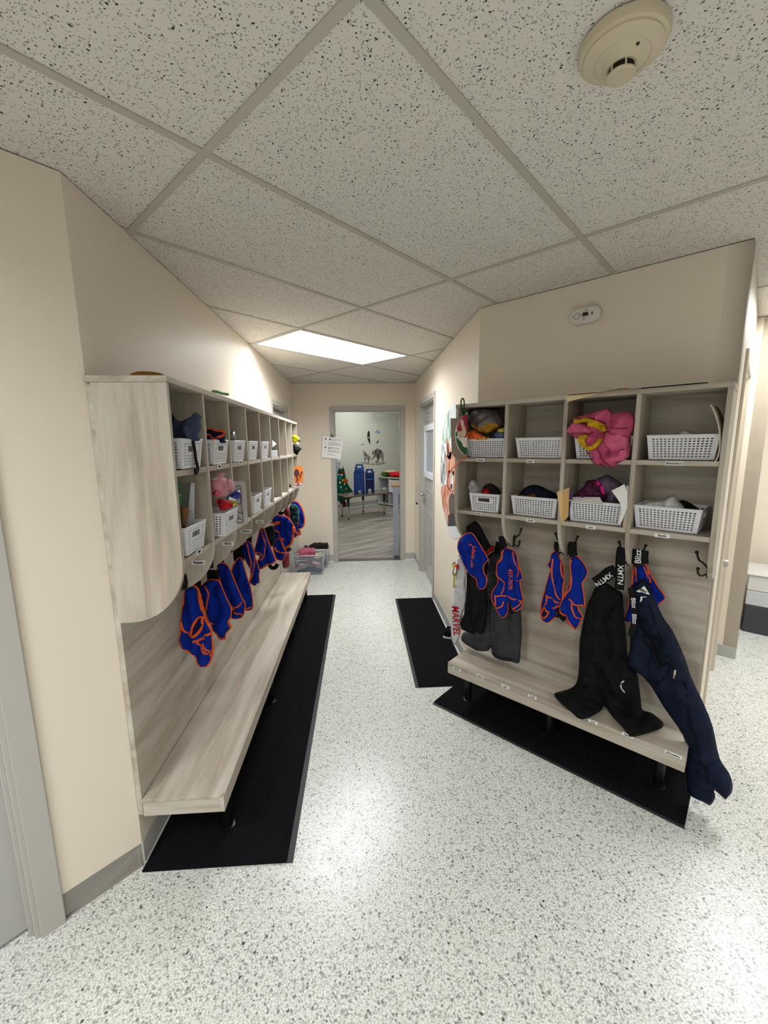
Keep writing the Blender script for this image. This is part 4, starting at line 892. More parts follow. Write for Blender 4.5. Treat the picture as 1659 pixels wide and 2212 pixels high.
# ------------------------------------------------------------------ left side garments
K3 = lambda pts: cr(360, 1100, 5.184, pts)
K4 = lambda pts: cr(540, 1060, 11.06, pts)
YN = Vector((0, -1, 0))
def ysurf(Y): return lambda x, y: hy(x, y, Y)
GLV = 'blue orange-bound fleece vests on the left'
def lv(label, pts, Y, trims, seed, straps=(), holes=(), **k):
    cx = sum(p[0] for p in pts) / len(pts); by = max(p[1] for p in pts)
    return vest(label, pts, ysurf(Y), YN, trims, seed, hy(cx, by, Y), straps, group=GLV, holes=holes, ss=ysurf(Y + .02), **k)
lv('blue vest nearest the viewer under the left cubbies', K3([(215, 890), (270, 860), (330, 870), (370, 950), (400, 1090), (420, 1200), (460, 1290), (500, 1370), (505, 1450), (515, 1560), (500, 1680), (460, 1748), (400, 1760), (345, 1725), (325, 1650), (240, 1590), (185, 1560), (155, 1510), (152, 1440), (165, 1300), (172, 1180), (190, 1020)]), 1.80,
    [K3([(175, 1240), (200, 1330), (260, 1400), (330, 1395), (390, 1340), (415, 1250), (415, 1200)]), K3([(320, 1450), (400, 1440), (450, 1390), (500, 1380)]), K3([(360, 1465), (400, 1540), (460, 1610), (515, 1640)]), K3([(430, 1430), (425, 1500), (490, 1600)]), K3([(350, 910), (375, 1000), (405, 1130)])], 41,
    straps=[K3([(345, 800), (345, 880), (335, 940)])], holes=[K3([(300, 1385), (315, 1290), (360, 1210), (415, 1195), (405, 1290), (360, 1370)])], w=.0065)
lv('second blue vest from the near end of the left bench', K3([(355, 900), (400, 850), (455, 800), (520, 790), (580, 800), (620, 880), (670, 1000), (718, 1100), (718, 1200), (690, 1255), (722, 1320), (662, 1390), (655, 1455), (600, 1445), (550, 1370), (525, 1370), (500, 1300), (450, 1180), (390, 1000)]), 2.0,
    [K3([(455, 840), (490, 920), (455, 1110), (480, 1230), (525, 1290)]), K3([(540, 1372), (590, 1430), (655, 1445)]), K3([(715, 1210), (690, 1260), (720, 1315)])], 42, straps=[K3([(520, 680), (520, 760), (525, 830)])], strap_w=.03)
lv('third blue vest from the near end of the left bench', K3([(570, 640), (620, 600), (690, 640), (740, 760), (800, 900), (845, 1000), (878, 1060), (860, 1180), (820, 1220), (740, 1222), (710, 1180), (740, 1130), (770, 1110), (700, 1060), (640, 930), (600, 800)]), 2.2,
    [K3([(575, 650), (600, 780), (640, 920), (720, 1090)]), K3([(720, 1095), (770, 1130), (850, 1185)]), K3([(845, 1010), (830, 1060), (780, 1085)])], 43, straps=[K3([(600, 540), (610, 600), (620, 680)])])
lv('fourth blue vest from the near end of the left bench', K3([(740, 640), (780, 570), (830, 545), (860, 620), (900, 760), (940, 880), (965, 1100), (900, 1130), (870, 1110), (820, 1000), (765, 830), (735, 720)]), 2.4,
    [K3([(800, 550), (755, 620), (740, 700), (790, 850)]), K3([(875, 1105), (920, 1095), (962, 1095)])], 44, straps=[K3([(795, 400), (800, 480), (810, 580)])], strap_w=.03)
lv('fifth blue vest from the near end of the left bench', K3([(830, 450), (880, 370), (930, 370), (970, 440), (995, 540), (1040, 690), (1030, 730), (1038, 815), (1010, 830), (990, 855), (940, 830), (930, 800), (945, 700), (900, 600), (850, 520)]), 2.65,
    [K3([(905, 370), (935, 480), (955, 600), (945, 710)]), K3([(940, 370), (985, 490), (985, 620), (960, 740), (935, 800)])], 45, straps=[K3([(930, 300), (925, 350), (930, 420)])])
lv('wide blue vest in the middle of the left row', K3([(985, 470), (1010, 370), (1050, 220), (1090, 225), (1130, 340), (1190, 500), (1218, 590), (1150, 615), (1045, 672), (1010, 600), (1050, 530), (1000, 500)]), 2.95,
    [K3([(1055, 230), (1090, 310), (1110, 380), (1100, 460), (1095, 530)]), K3([(1000, 480), (1060, 490), (1085, 540), (1030, 560)]), K3([(1045, 670), (1130, 615), (1215, 590)])], 46, w=.006)
lump('black_jacket', 'black jacket hanging between the blue vests on the left', 'jacket', K3([(1085, 230), (1150, 190), (1200, 190), (1215, 300), (1205, 400), (1180, 420), (1150, 400), (1120, 330)]), ysurf(3.06), YN, BKC, .02, .006, 60, 47, rd=.03)
lv('blue vest with a rounded orange edge right of the black jacket on the left', K4([(600, 540), (640, 560), (700, 600), (800, 600), (900, 650), (1000, 760), (1035, 850), (1040, 950), (1025, 1150), (990, 1270), (930, 1335), (850, 1370), (845, 1480), (800, 1660), (720, 1650), (640, 1635), (590, 1500), (560, 1350), (600, 1250), (590, 1000), (580, 850), (620, 790), (540, 760), (560, 640)]), 3.25,
    [K4([(500, 770), (600, 755), (730, 740)]), K4([(730, 775), (650, 790), (580, 850), (590, 920), (680, 970), (720, 1080), (760, 1130)]), K4([(660, 1140), (740, 1160), (800, 1270), (840, 1400)]), K4([(600, 1330), (680, 1450), (830, 1470)]), K4([(1035, 850), (1020, 1080), (980, 1260), (850, 1360)]), K4([(760, 1160), (820, 1140)])], 48, w=.008,
    straps=[K4([(690, 570), (740, 540), (790, 560)]), K4([(460, 1740), (500, 1830), (600, 1840), (660, 1750)])])
lump('red_jacket', 'dark red jacket behind the blue vests at the far left', 'jacket', K4([(790, 520), (850, 420), (900, 370), (940, 420), (965, 560), (945, 680), (880, 640)]), ysurf(3.5), YN, mat('maroon_shell', (112, 20, 44), .6), .02, .006, 60, 49, rd=.03)
lump('red_pants', 'dark red trouser leg hanging at the far end of the left bench', 'pants', K4([(770, 1640), (810, 1500), (860, 1455), (925, 1455), (945, 1600), (940, 1780), (900, 1840), (820, 1860), (775, 1800)]), ysurf(3.55), YN, mat('dark_red_shell', (104, 10, 16), .6), .03, .008, 60, 50, rd=.04)
lump('grey_mitten', 'black mitten hanging above the dark red trouser leg', 'mitten', K4([(850, 1375), (930, 1340), (990, 1380), (975, 1430), (920, 1460), (860, 1440)]), ysurf(3.5), YN, BKC, .02, .004, 60, 51, rd=.03)
lv('farthest blue vest with a wide orange curve at the end of the left row', K4([(1010, 290), (1080, 255), (1160, 300), (1240, 420), (1290, 590), (1300, 740), (1275, 840), (1210, 895), (1160, 905), (1200, 990), (1195, 1045), (1130, 1065), (1050, 1110), (1040, 900), (1060, 700), (1030, 450)]), 3.85,
    [K4([(1060, 850), (1090, 960), (1140, 1020), (1190, 1000)]), K4([(1155, 760), (1150, 830), (1160, 880)])], 52, w=.011)
t, s = lump('floral_hat', 'dark green floral hat hanging in front of the farthest blue vest', 'hat', K4([(960, 350), (1050, 318), (1120, 350), (1165, 440), (1182, 600), (1175, 720), (1130, 770), (1060, 812), (1000, 770), (960, 660), (945, 480)]), ysurf(3.72), YN, mat('dark_floral', (24, 52, 54), .85, noise_amt=.8, nscale=60), .04, .006, 50, 53, rd=.05)
s.trim('piping', K4([(1040, 325), (1110, 355), (1155, 440), (1170, 600), (1165, 720)]), mat('teal_piping', (90, 140, 140), .7), t, .005)
# ------------------------------------------------------------------ left cubby contents
Hh = lambda pts: cr(180, 780, 5.53, pts)
I = lambda pts: cr(430, 860, 6.636, pts)
t, s = lump('blue_clothes', 'blue-grey clothes heaped in the nearest top basket on the left', 'clothes', Hh([(1060, 640), (1100, 690), (1170, 715), (1230, 690), (1290, 660), (1310, 630), (1345, 612), (1412, 660), (1395, 720), (1410, 790), (1370, 880), (1390, 950), (1200, 960), (1060, 940)]), ysurf(1.53), YN, mat('slate_denim', (60, 68, 92), .85, noise_amt=.25, nscale=25, bump=.4), .04, .014, 90, 61, rd=.03, wr=.014)
t = thing('black_strap', 'thin black strap hanging over the nearest top basket on the left', 'strap', hx(427, 1018, XL + .262)); strap('webbing', Hh([(1310, 950), (1335, 1080), (1345, 1180), (1370, 1290), (1330, 1325)]), lambda x, y: hx(x, y, XL + .262), Vector((1, 0, 0)), .012, BKC, t, .003)
t, s = lump('folded_vest', 'folded navy vest with orange edges in the second top basket on the left', 'vest', I([(115, 460), (170, 440), (260, 465), (340, 465), (375, 490), (370, 600), (380, 640), (115, 640)]), ysurf(1.84), YN, NVY, .03, .004, 60, 62, rd=.02)
s.trim('binding', I([(118, 455), (180, 445), (260, 470), (350, 475), (375, 500)]), ORG, t, .005); s.trim('binding', I([(120, 520), (180, 530), (250, 590), (330, 550), (372, 520)]), ORG, t, .006)
lump('grey_plastic', 'grey crumpled plastic above the third top basket on the left', 'bag', I([(455, 500), (480, 470), (515, 490), (530, 540), (530, 620), (455, 620)]), ysurf(2.12), YN, mat('grey_film', (132, 134, 134), .25, spec=.8, bump=.8, bscale=40), .03, .004, 90, 63, rd=.02, part='film')
t = thing('green_toy', 'bright green plastic toy behind the side panel in the nearest lower cubby', 'toy', hy(388, 1080, 1.5))
Soft(Hh([(1128, 1490), (1180, 1465), (1150, 1510), (1130, 1535)]), ysurf(1.5), YN, .008, .01, 0, 1, 0).build('leaf', mat('bright_green_plastic', (74, 160, 78), .4), t)
Soft(Hh([(1125, 1570), (1160, 1590), (1178, 1640), (1170, 1690), (1140, 1710)]), ysurf(1.5), YN, .012, .01, 0, 1, 0).build('body', mat('bright_green_plastic', (74, 160, 78), .4), t)
t = thing('folder', 'grey-green folder and printed strip in the nearest lower cubby', 'folder', hy(405, 1085, 1.56)); MB().prism([hy(x, y, 1.58) for x, y in Hh([(1130, 1450), (1290, 1450), (1260, 1750), (1150, 1720), (1120, 1500)])], (0, .002, 0)).build('sheet', mat('grey_green_card', (122, 130, 120), .5), t, world=True)
MB().prism([hy(x, y, 1.57) for x, y in Hh([(1285, 1455), (1325, 1460), (1322, 1880), (1240, 1910)])], (0, .002, 0)).build('printed_strip', mat('pale_print', (206, 210, 216), .6, noise_amt=.15, nscale=90), t, world=True)
lump('paper_bag', 'brown paper bag with white snowflakes in the nearest lower basket', 'bag', Hh([(1155, 1740), (1200, 1752), (1262, 1765), (1240, 1900), (1220, 2000), (1170, 1990)]), ysurf(1.53), YN, mat('kraft_paper', (136, 98, 62), .7, noise_amt=.1), .015, .003, 60, 64, rd=.02)
# plush
t = thing('plush_toy', 'pink plush animal lying in the second lower cubby on the left', 'toy', hy(480, 1080, 1.80))
PK = mat('pink_plush', (222, 150, 160), .95, bump=.7, bscale=260, sheen=.4)
Soft(I([(165, 1160), (260, 1140), (360, 1140), (420, 1200), (430, 1300), (380, 1400), (250, 1440), (200, 1380), (170, 1280)]), ysurf(1.8), YN, .07, .09, .0, 1, .004, 65).build('body', PK, t)
Soft(I([(390, 1160), (460, 1165), (500, 1210), (510, 1280), (480, 1330), (420, 1350), (410, 1260)]), ysurf(1.78), YN, .045, .05, 0, 1, .002, 66).build('head', PK, t)
Soft(I([(250, 1140), (290, 1100), (310, 1075), (350, 1070), (375, 1095), (350, 1120), (310, 1150)]), ysurf(1.79), YN, .02, .03, 0, 1, .002, 67).build('leg', PK, t)
Soft(I([(195, 1340), (240, 1320), (295, 1335), (305, 1370), (270, 1400), (215, 1395)]), lambda x, y: hy(x, y, 1.733), YN, .008, .02, 0, 1, 0).build('foot_pad', mat('dark_pink_plush', (216, 98, 122), .9), t)
lump('red_cloth', 'red cloth under the pink plush toy', 'cloth', I([(250, 1450), (380, 1460), (460, 1490), (490, 1530), (470, 1570), (320, 1610), (280, 1540)]), ysurf(1.76), YN, mat('red_fleece', (196, 34, 48), .85, noise_amt=.12), .03, .008, 90, 68, rd=.03)
t, s = lump('blue_bottle', 'dark blue packet with a white name tag under the plush toy', 'packet', I([(390, 1440), (440, 1380), (540, 1315), (600, 1350), (605, 1390), (560, 1460), (470, 1470)]), ysurf(1.75), YN, mat('royal_blue_plastic', (22, 36, 128), .4), .025, .002, 40, 69, rd=.03)
MB().prism([s.front(x, y, .006) for x, y in I([(460, 1400), (555, 1440), (540, 1470), (445, 1450)])], YN * .001).build('name_tag', PAPER, t, world=True)
lump('yellow_cloth', 'yellow patterned cloth below the blue packet', 'cloth', I([(440, 1460), (530, 1480), (545, 1510), (490, 1560), (470, 1500)]), ysurf(1.755), YN, mat('yellow_pattern', (196, 176, 60), .8, noise_amt=.4, nscale=80), .015, .003, 60, 70, rd=.02)
# drawing sheet hanging from the second cubby
t = thing('drawing', 'white sheet with a child pen drawing hanging out of the second lower cubby', 'drawing', hx(520, 1130, XL + .27))
dX = XL + .268
dr = I([(450, 1200), (600, 1188), (650, 1205), (670, 1260), (690, 1600), (705, 1805), (525, 1810), (460, 1700), (450, 1500)])
DPL = lambda x, y: hy(x, y, 1.99)
MB().prism([DPL(x, y) for x, y in I([(500, 1190), (600, 1188), (650, 1205), (672, 1260), (690, 1600), (705, 1805), (525, 1812), (510, 1600)])], (0, .0012, 0)).build('sheet', mat('drawing_paper', (196, 190, 190), .75), t, world=True)
for ln in ([(520, 1275), (590, 1262), (605, 1400), (612, 1600), (632, 1775), (530, 1780)], [(560, 1420), (590, 1400), (600, 1430), (590, 1520), (560, 1500)], [(530, 1600), (570, 1640), (635, 1655)], [(530, 1750), (560, 1740), (575, 1710), (600, 1740), (620, 1745)], [(540, 1330), (580, 1290)]):
    MB().tube([DPL(x, y) + Vector((0, -.001, 0)) for x, y in smooth_pts(I(ln), False, 4)], .0012, 5).build('pen_line', INK, t, world=True)
# top of the left unit
t = thing('sun_hat', 'brown brimmed hat lying on top of the near end of the left cubbies', 'hat', Vector((-.74, 1.52, 1.802)))
MB().lathe([(0, .03), (.04, .029), (.055, .022), (.064, .008), (.1, .003), (.104, 0), (.1, .0), (.0, 0)], (-.725, 1.53, 1.802), 32).build('hat_body', mat('brown_felt', (120, 84, 24), .8), t, smooth=True, world=True)
t = thing('green_ribbon', 'green paper ribbon lying on the front edge of the left cubby top', 'ribbon', hx(475, 848, XL + .24)); strap('ribbon', [(458, 845.5), (468, 846), (480, 850), (494, 852)], lambda x, y: hx(x, y, XL + .235), Vector((1, 0, 0)), .006, mat('leaf_green_paper', (60, 128, 64), .7), t, .0015)
# far cubbies
t = thing('paper', 'folded white paper in the sixth top cubby on the left', 'paper', hx(592, 965, XL + .24)); MB().prism([hx(x, y, XL + .235) for x, y in I([(1045, 600), (1108, 655), (1050, 705)])], (.002, 0, 0)).build('sheet', PAPER, t, world=True)
t = thing('storage_box', 'small grey-white patterned box in the sixth top cubby on the left', 'box', lu(5, .2, 1.5)); MB().box((XL + .13, 2.91, 1.501), (XL + .24, 3.15, 1.548)).build('box_body', mat('marbled_card', (176, 178, 180), .6, noise_amt=.5, nscale=60), t, bevel=.002, world=True)
cY = 1.39 + 8 * .3 + .12
lump('yellow_hat', 'yellow and black patterned hat bulging from the ninth top cubby', 'hat', cr(540, 880, 10.06, [(925, 610), (980, 600), (1050, 640), (1065, 700), (1010, 755), (930, 765)]), ysurf(cY), YN, mat('yellow_black_pattern', (206, 200, 34), .8, noise_amt=.6, nscale=45), .04, .006, 60, 71, rd=.04)
lump('grey_hat', 'grey hat behind the yellow one in the ninth top cubby', 'hat', cr(540, 880, 10.06, [(1030, 640), (1080, 650), (1105, 720), (1060, 745), (1040, 700)]), ysurf(cY + .05), YN, mat('grey_knit', (110, 114, 122), .9), .02, .004, 60, 72, rd=.03)
lump('black_glove', 'black glove hanging out of the ninth top cubby', 'glove', cr(540, 880, 10.06, [(940, 800), (1000, 845), (1060, 855), (1120, 900), (1070, 960), (1030, 1040), (990, 1020), (945, 980)]), ysurf(cY - .02), YN, BKC, .02, .004, 60, 73, rd=.03)
lump('white_paper', 'white paper between the yellow hat and the black glove', 'paper', cr(540, 880, 10.06, [(970, 790), (1010, 755), (1060, 780), (1060, 860), (1000, 845)]), ysurf(cY), YN, PAPER, .004, .001, 60, 74, rd=.01)
t = thing('drawing', 'orange sheet with a dark flower painting in the ninth lower cubby', 'drawing', hy(645, 1042, cY)); QS = lambda pts: [hy(x, y, cY - .06) for x, y in cr(540, 880, 10.06, pts)]
MB().prism(QS([(955, 1275), (1140, 1268), (1160, 1400), (1160, 1600), (1120, 1645), (965, 1645)]), (0, .0015, 0)).build('sheet', mat('orange_sheet', (232, 142, 74), .8), t, world=True)
MB().prism([p + Vector((0, -.001, 0)) for p in QS(disc_px(1015, 1430, 55, 85, 16))], (0, .0008, 0)).build('flower', mat('plum_paint', (104, 58, 66), .8, noise_amt=.3, nscale=60), t, world=True)
MB().tube([p + Vector((0, -.002, 0)) for p in QS([(1020, 1510), (1040, 1560), (1025, 1610)])], .006, 6).build('stem', mat('red_brown_paint', (150, 50, 44), .8), t, world=True)
MB().tube([p + Vector((0, -.002, 0)) for p in QS([(1135, 1390), (1100, 1450), (1085, 1540)])], .006, 6).build('stem', mat('red_brown_paint', (150, 50, 44), .8), t, world=True)
lump('pink_paper', 'pink paper under the orange sheet in the ninth lower cubby', 'paper', cr(540, 880, 10.06, [(970, 1655), (1060, 1650), (1150, 1640), (1195, 1590), (1180, 1630), (1080, 1700), (975, 1705)]), ysurf(cY - .05), YN, mat('pale_pink_paper', (222, 178, 190), .8), .004, .001, 60, 75, rd=.01)
lump('black_sock', 'small black sock on the eighth lower shelf', 'sock', cr(540, 880, 10.06, [(858, 1650), (885, 1690), (905, 1715), (880, 1735), (855, 1735)]), ysurf(1.39 + 7.6 * .3), YN, BKC, .015, .001, 60, 76, rd=.02)
# a small dinosaur skeleton sticker and a grey mitt on the first divider below shelf
t = thing('sunglasses', 'black framed toy glasses on the lower shelf of the second cubby', 'glasses', hy(470, 1130, 1.86)); MB().tube([hy(x, y, 1.8) for x, y in smooth_pts(I([(215, 1790), (235, 1745), (275, 1735), (290, 1765), (250, 1790), (220, 1800)]), True, 3)], .0022, 6, closed=True).tube([hy(x, y, 1.8) for x, y in I([(290, 1740), (325, 1765), (280, 1800)])], .002, 6).build('frame', BLK, t, smooth='all', world=True)
# ------------------------------------------------------------------ bins with shoes
CLR = mat('clear_bin_plastic', (190, 194, 204), .08, spec=.5, alpha=.13)
RIMM = mat('bin_rim_plastic', (222, 226, 232), .2, spec=.6, alpha=.6)
def bin_(label, x0, x1, y0, y1, h):
    t = thing('storage_bin', label, 'bin', ((x0 + x1) / 2, (y0 + y1) / 2, 0), 0, 'clear plastic bins by the end wall')
    mb = MB(); e = .02; th = .003
    def quad(a, b, c, d, n): mb.prism([a, b, c, d], n)
    quad((x0 + e, y0 + e, 0), (x1 - e, y0 + e, 0), (x1, y0, h), (x0, y0, h), (0, th, 0)); quad((x0 + e, y1 - e, 0), (x1 - e, y1 - e, 0), (x1, y1, h), (x0, y1, h), (0, -th, 0))
    quad((x0 + e, y0 + e, 0), (x0 + e, y1 - e, 0), (x0, y1, h), (x0, y0, h), (th, 0, 0)); quad((x1 - e, y0 + e, 0), (x1 - e, y1 - e, 0), (x1, y1, h), (x1, y0, h), (-th, 0, 0))
    mb.box((x0 + e, y0 + e, 0.001), (x1 - e, y1 - e, .004)); mb.build('bin_body', CLR, t, world=True)
    r = MB(); r.tube([(x0, y0, h), (x1, y0, h), (x1, y1, h), (x0, y1, h)], .006, 8, closed=True)
    for x, y in ((x0, y0), (x1, y0), (x1, y1), (x0, y1)): r.tube([(x + (e if x == x0 else -e), y + (e if y == y0 else -e), 0.004), (x, y, h)], .004, 6)
    r.build('rim', RIMM, t, smooth='all', world=True)
bin_('nearer clear bin of shoes beside the far end of the left bench', -.85, -.475, 4.93, 5.17, .25)
bin_('farther clear bin of shoes against the end wall', -.83, -.44, 5.21, 5.48, .25)
PS = mat('dusty_pink_shoe', (178, 92, 110), .7, noise_amt=.2); GP = mat('grey_pink_shoe', (150, 124, 130), .7, noise_amt=.2); TL = mat('teal_sole', (80, 150, 150), .6)
DKS = mat('dark_blue_shoe', (40, 48, 66), .7, noise_amt=.3)
GS = 'shoes in the clear bins'
shoe('shoe', 'pink shoe with white laces on top of the nearer bin', (-.68, 5.03, .235), 3.3, PS, PS, WSOLE, .2, group=GS)
shoe('shoe', 'pink shoe toe showing left on top of the nearer bin', (-.74, 5.12, .235), 3.5, PS, WSOLE, WSOLE, .17, group=GS)
shoe('shoe', 'grey-pink shoe pressed against the nearer bin front', (-.6, 4.985, .13), -.5, GP, WSOLE, WSOLE, .17, (.9, .35), group=GS)
shoe('shoe', 'shoe showing a teal sole at the bottom of the nearer bin', (-.59, 5.02, .05), -.35, DKS, TL, None, .18, (1.2, .3), group=GS)
shoe('shoe', 'pale shoe at the left of the nearer bin', (-.77, 5.0, .09), .6, GP, WSOLE, WSOLE, .14, (.6, -.3), group=GS)
shoe('shoe', 'dark shoe at the bottom left of the nearer bin', (-.73, 5.06, .01), .2, DKS, DKS, WSOLE, .17, group=GS)
shoe('shoe', 'grey shoe at the upper left of the nearer bin', (-.76, 5.04, .17), .3, GP, WSOLE, WSOLE, .14, (.3, 0), group=GS)
BRS = mat('dark_brown_shoe', (44, 38, 34), .8, noise_amt=.3)
shoe('shoe', 'dark brown slipper on the right of the farther bin', (-.53, 5.33, .24), 2.9, BRS, BRS, None, .18, group=GS)
shoe('shoe', 'dark brown slipper on the left of the farther bin', (-.62, 5.36, .245), 3.1, BRS, BRS, None, .16, (.3, 0), group=GS)
shoe('shoe', 'black and white shoe leaning up in the farther bin', (-.72, 5.33, .22), 2.0, BKC, WSOLE, WSOLE, .15, (0, -.5), group=GS)
shoe('shoe', 'blue boot low in the farther bin', (-.53, 5.35, .01), 1.4, DKS, DKS, None, .18, group=GS)
shoe('shoe', 'blue boot lying across the farther bin', (-.6, 5.33, .12), .3, DKS, DKS, None, .18, group=GS)
shoe('sandal', 'beige insole showing at the right of the nearer bin top', (-.54, 5.06, .2), 1.2, mat('beige_insole', (196, 182, 150), .8, noise_amt=.15), mat('beige_insole', (196, 182, 150), .8), None, .15, group=GS)
# ------------------------------------------------------------------ wall things
# fox picture
t = thing('wall_decal', 'round watercolour fox and forest picture on the right corridor wall', 'wall picture', (XR - .001, 3.2, .82))
XN = Vector((-1, 0, 0))
FX = lambda pts, l=0: [hx(x, y, XR - .0015 - l) for x, y in cr(860, 840, 3.811, pts)]
cz = [(XR - .0012, 3.2 + .555 * math.cos(2 * math.pi * k / 60), 1.36 + .52 * math.sin(2 * math.pi * k / 60)) for k in range(60)]
MB().prism(cz, XN * .0008).build('picture_ground', mat('watercolour_white', (200, 204, 205), .7, noise_amt=.05, nscale=4), t, world=True)
def fx(name, pts, m, l=.0012, smooth=True): MB().prism(FX(smooth_pts(pts, True, 3) if smooth else pts, l), XN * .0006).build(name, m, t, world=True)
def blotch(name, c1, c2, sc):
    m = bpy.data.materials.new(name); m.use_nodes = True; nt = m.node_tree; b = nt.nodes['Principled BSDF']; tc = nt.nodes.new('ShaderNodeTexCoord')
    mp = nt.nodes.new('ShaderNodeMapping'); mp.inputs['Scale'].default_value = (1, 2.2, .7); nt.links.new(tc.outputs['Object'], mp.inputs[0])
    n = nt.nodes.new('ShaderNodeTexNoise'); n.inputs['Scale'].default_value = sc; n.inputs['Detail'].default_value = 6; nt.links.new(mp.outputs[0], n.inputs['Vector'])
    r = ramp(nt, n.outputs['Fac'], [(.42, c1), (.56, c2)]); nt.links.new(r.outputs[0], b.inputs['Base Color']); b.inputs['Roughness'].default_value = .7; return m
FOXO = blotch('fox_orange', (158, 92, 68), (208, 158, 132), 12); TREE = blotch('forest_wash', (84, 90, 86), (196, 200, 198), 14); TREG = blotch('green_wash', (118, 150, 130), (198, 206, 203), 12); FG = blotch('fox_grey_white', (160, 150, 146), (226, 220, 214), 12)
fx('trees', [(362, 460), (375, 470), (395, 560), (392, 700), (370, 790), (350, 740), (350, 600)], TREE)
fx('trees', [(372, 310), (400, 200), (430, 180), (440, 300), (425, 420), (385, 450), (362, 420)], TREG)
fx('fur', [(358, 810), (400, 790), (460, 830), (470, 1000), (440, 1100), (410, 1130), (385, 1040), (360, 930)], FOXO)
fx('ear', [(398, 400), (412, 430), (440, 520), (430, 580), (405, 560), (395, 480)], FOXO, .002)
fx('ear_inside', [(404, 440), (415, 480), (425, 540), (410, 550), (402, 500)], mat('ear_dark', (84, 62, 56), .7), .0028)
fx('head', [(395, 560), (430, 520), (480, 560), (490, 700), (470, 820), (442, 870), (420, 830), (405, 740), (395, 650)], FOXO, .002)
fx('cheek', [(425, 700), (440, 690), (455, 720), (452, 830), (442, 855), (428, 800)], FG, .0028)
fx('eye', [(412, 680), (420, 668), (428, 680), (425, 700), (415, 705)], INK, .0034)
fx('eye', [(447, 690), (455, 672), (463, 690), (458, 710), (450, 712)], INK, .0034)
fx('nose', [(434, 790), (440, 780), (446, 790), (444, 820), (436, 825)], INK, .0034)
fx('chest', [(425, 880), (470, 880), (480, 1080), (440, 1050), (420, 1000)], mat('chest_dark', (96, 84, 80), .7, noise_amt=.3, nscale=12), .002)
fx('chest', [(412, 1040), (440, 1020), (500, 1040), (500, 1125), (410, 1128), (412, 1080)], mat('chest_black', (66, 64, 62), .7), .0028, False)
# growth strip / paper by the far right corner
t = thing('paper_strip', 'narrow paper chart on the right wall next to the far corner', 'chart', hx(893, 1095, XR - .001))
MB().prism([hx(x, y, XR - .0015) for x, y in ((900, 1047), (903.5, 1047), (903, 1090), (898.5, 1090))], XN * .001).build('strip', mat('pale_paper', (206, 200, 188), .8), t, world=True)
MB().prism([hx(x, y, XR - .0015) for x, y in ((896, 1084), (902, 1086), (902.5, 1095), (895.5, 1093))], XN * .001).build('note', PAPER, t, world=True)
# sign with clip on the door frame
t = thing('notice', 'white printed notice clipped to the left of the end door frame', 'notice', hy(718, 990, YE - .02)); YS = YE - .018
cn = [(697, 941), (742, 946), (736, 992), (695, 988)]
MB().prism([hy(x, y, YS) for x, y in cn], (0, .0012, 0)).build('sheet', PAPER, t, world=True)
n_ = 0
def qn(u, v): a = Vector(cn[0]).lerp(Vector(cn[1]), u); b = Vector(cn[3]).lerp(Vector(cn[2]), u); return tuple(a.lerp(b, v))
GI = mat('grey_ink', (130, 130, 134), .8)
mb = MB()
for v, u0, u1 in ((.12, .4, .93), (.17, .4, .7), (.27, .3, .75), (.32, .3, .92), (.35, .3, .92), (.4, .3, .6), (.5, .42, .85), (.53, .42, .9), (.62, .3, .8), (.66, .3, .95), (.70, .3, .9), (.8, .3, .5), (.84, .3, .7), (.3, .12, .2), (.37, .12, .2), (.6, .12, .19), (.75, .12, .18)):
    mb.prism([hy(*qn(u0, v), YS - .001), hy(*qn(u1, v), YS - .001), hy(*qn(u1, v + .012), YS - .001), hy(*qn(u0, v + .012), YS - .001)], (0, -.0004, 0))
mb.build('printed_lines', GI, t, world=True)
mb = MB()
for u, v in ((.12, .1), (.33, .1), (.14, .48), (.33, .5)): mb.prism([hy(*qn(u, v), YS - .001), hy(*qn(u + .06, v), YS - .001), hy(*qn(u + .06, v + .07), YS - .001), hy(*qn(u, v + .07), YS - .001)], (0, -.0004, 0))
mb.build('printed_marks', INK, t, world=True)
q = hy(717.5, 942, YS); MB().prism([q + Vector((-.022, -.006, -.012)), q + Vector((.022, -.006, -.012)), q + Vector((.014, -.006, .012)), q + Vector((-.014, -.006, .012))], (0, .012, 0)).tube([q + Vector((-.012, -.008, .01)), q + Vector((-.014, -.02, .03)), q + Vector((0, -.02, .034)), q + Vector((.014, -.02, .03)), q + Vector((.012, -.008, .01))], .0015, 6).build('binder_clip', mat('dark_olive_clip', (70, 64, 48), .4, metal=.5), t, world=True)
# smoke detector
CRM = mat('aged_cream_plastic', (196, 184, 158), .45)
sd_ = thing('smoke_detector', 'round yellowed smoke detector on the ceiling', 'smoke detector', (.544, .938, H))
c = (.544, .938, H)
MB().lathe([(0, 0), (.081, 0), (.0815, -.01), (.079, -.018), (.072, -.02)], c, 56).build('base_ring', CRM, sd_, smooth=True, world=True)
MB().lathe([(0, -.015), (.0725, -.017), (.072, -.024), (.064, -.029), (.0515, -.033), (.0507, -.0318), (.0498, -.033), (.047, -.035), (.038, -.038), (.031, -.042), (.027, -.046), (.0, -.046)], c, 56).build('cover', CRM, sd_, smooth=True, world=True)
MB().lathe([(0, -.045), (.023, -.045), (.023, -.057), (0, -.057)], c, 32).build('sensor_mesh', mat('dark_mesh', (36, 32, 26), .8), sd_, smooth=True, world=True)
mb = MB(); mb.lathe([(0, -.056), (.024, -.056), (.0265, -.058), (.0265, -.0605), (.024, -.063), (0, -.064)], c, 40)
for k in range(6):
    a = k * math.pi / 3 + .3; mb.box((.0235, -.0015, -.059), (.026, .0015, -.042), Matrix.Translation(c) @ Matrix.Rotation(a, 4, 'Z'))
mb.build('sensor_cap', CRM, sd_, smooth=True, world=True)
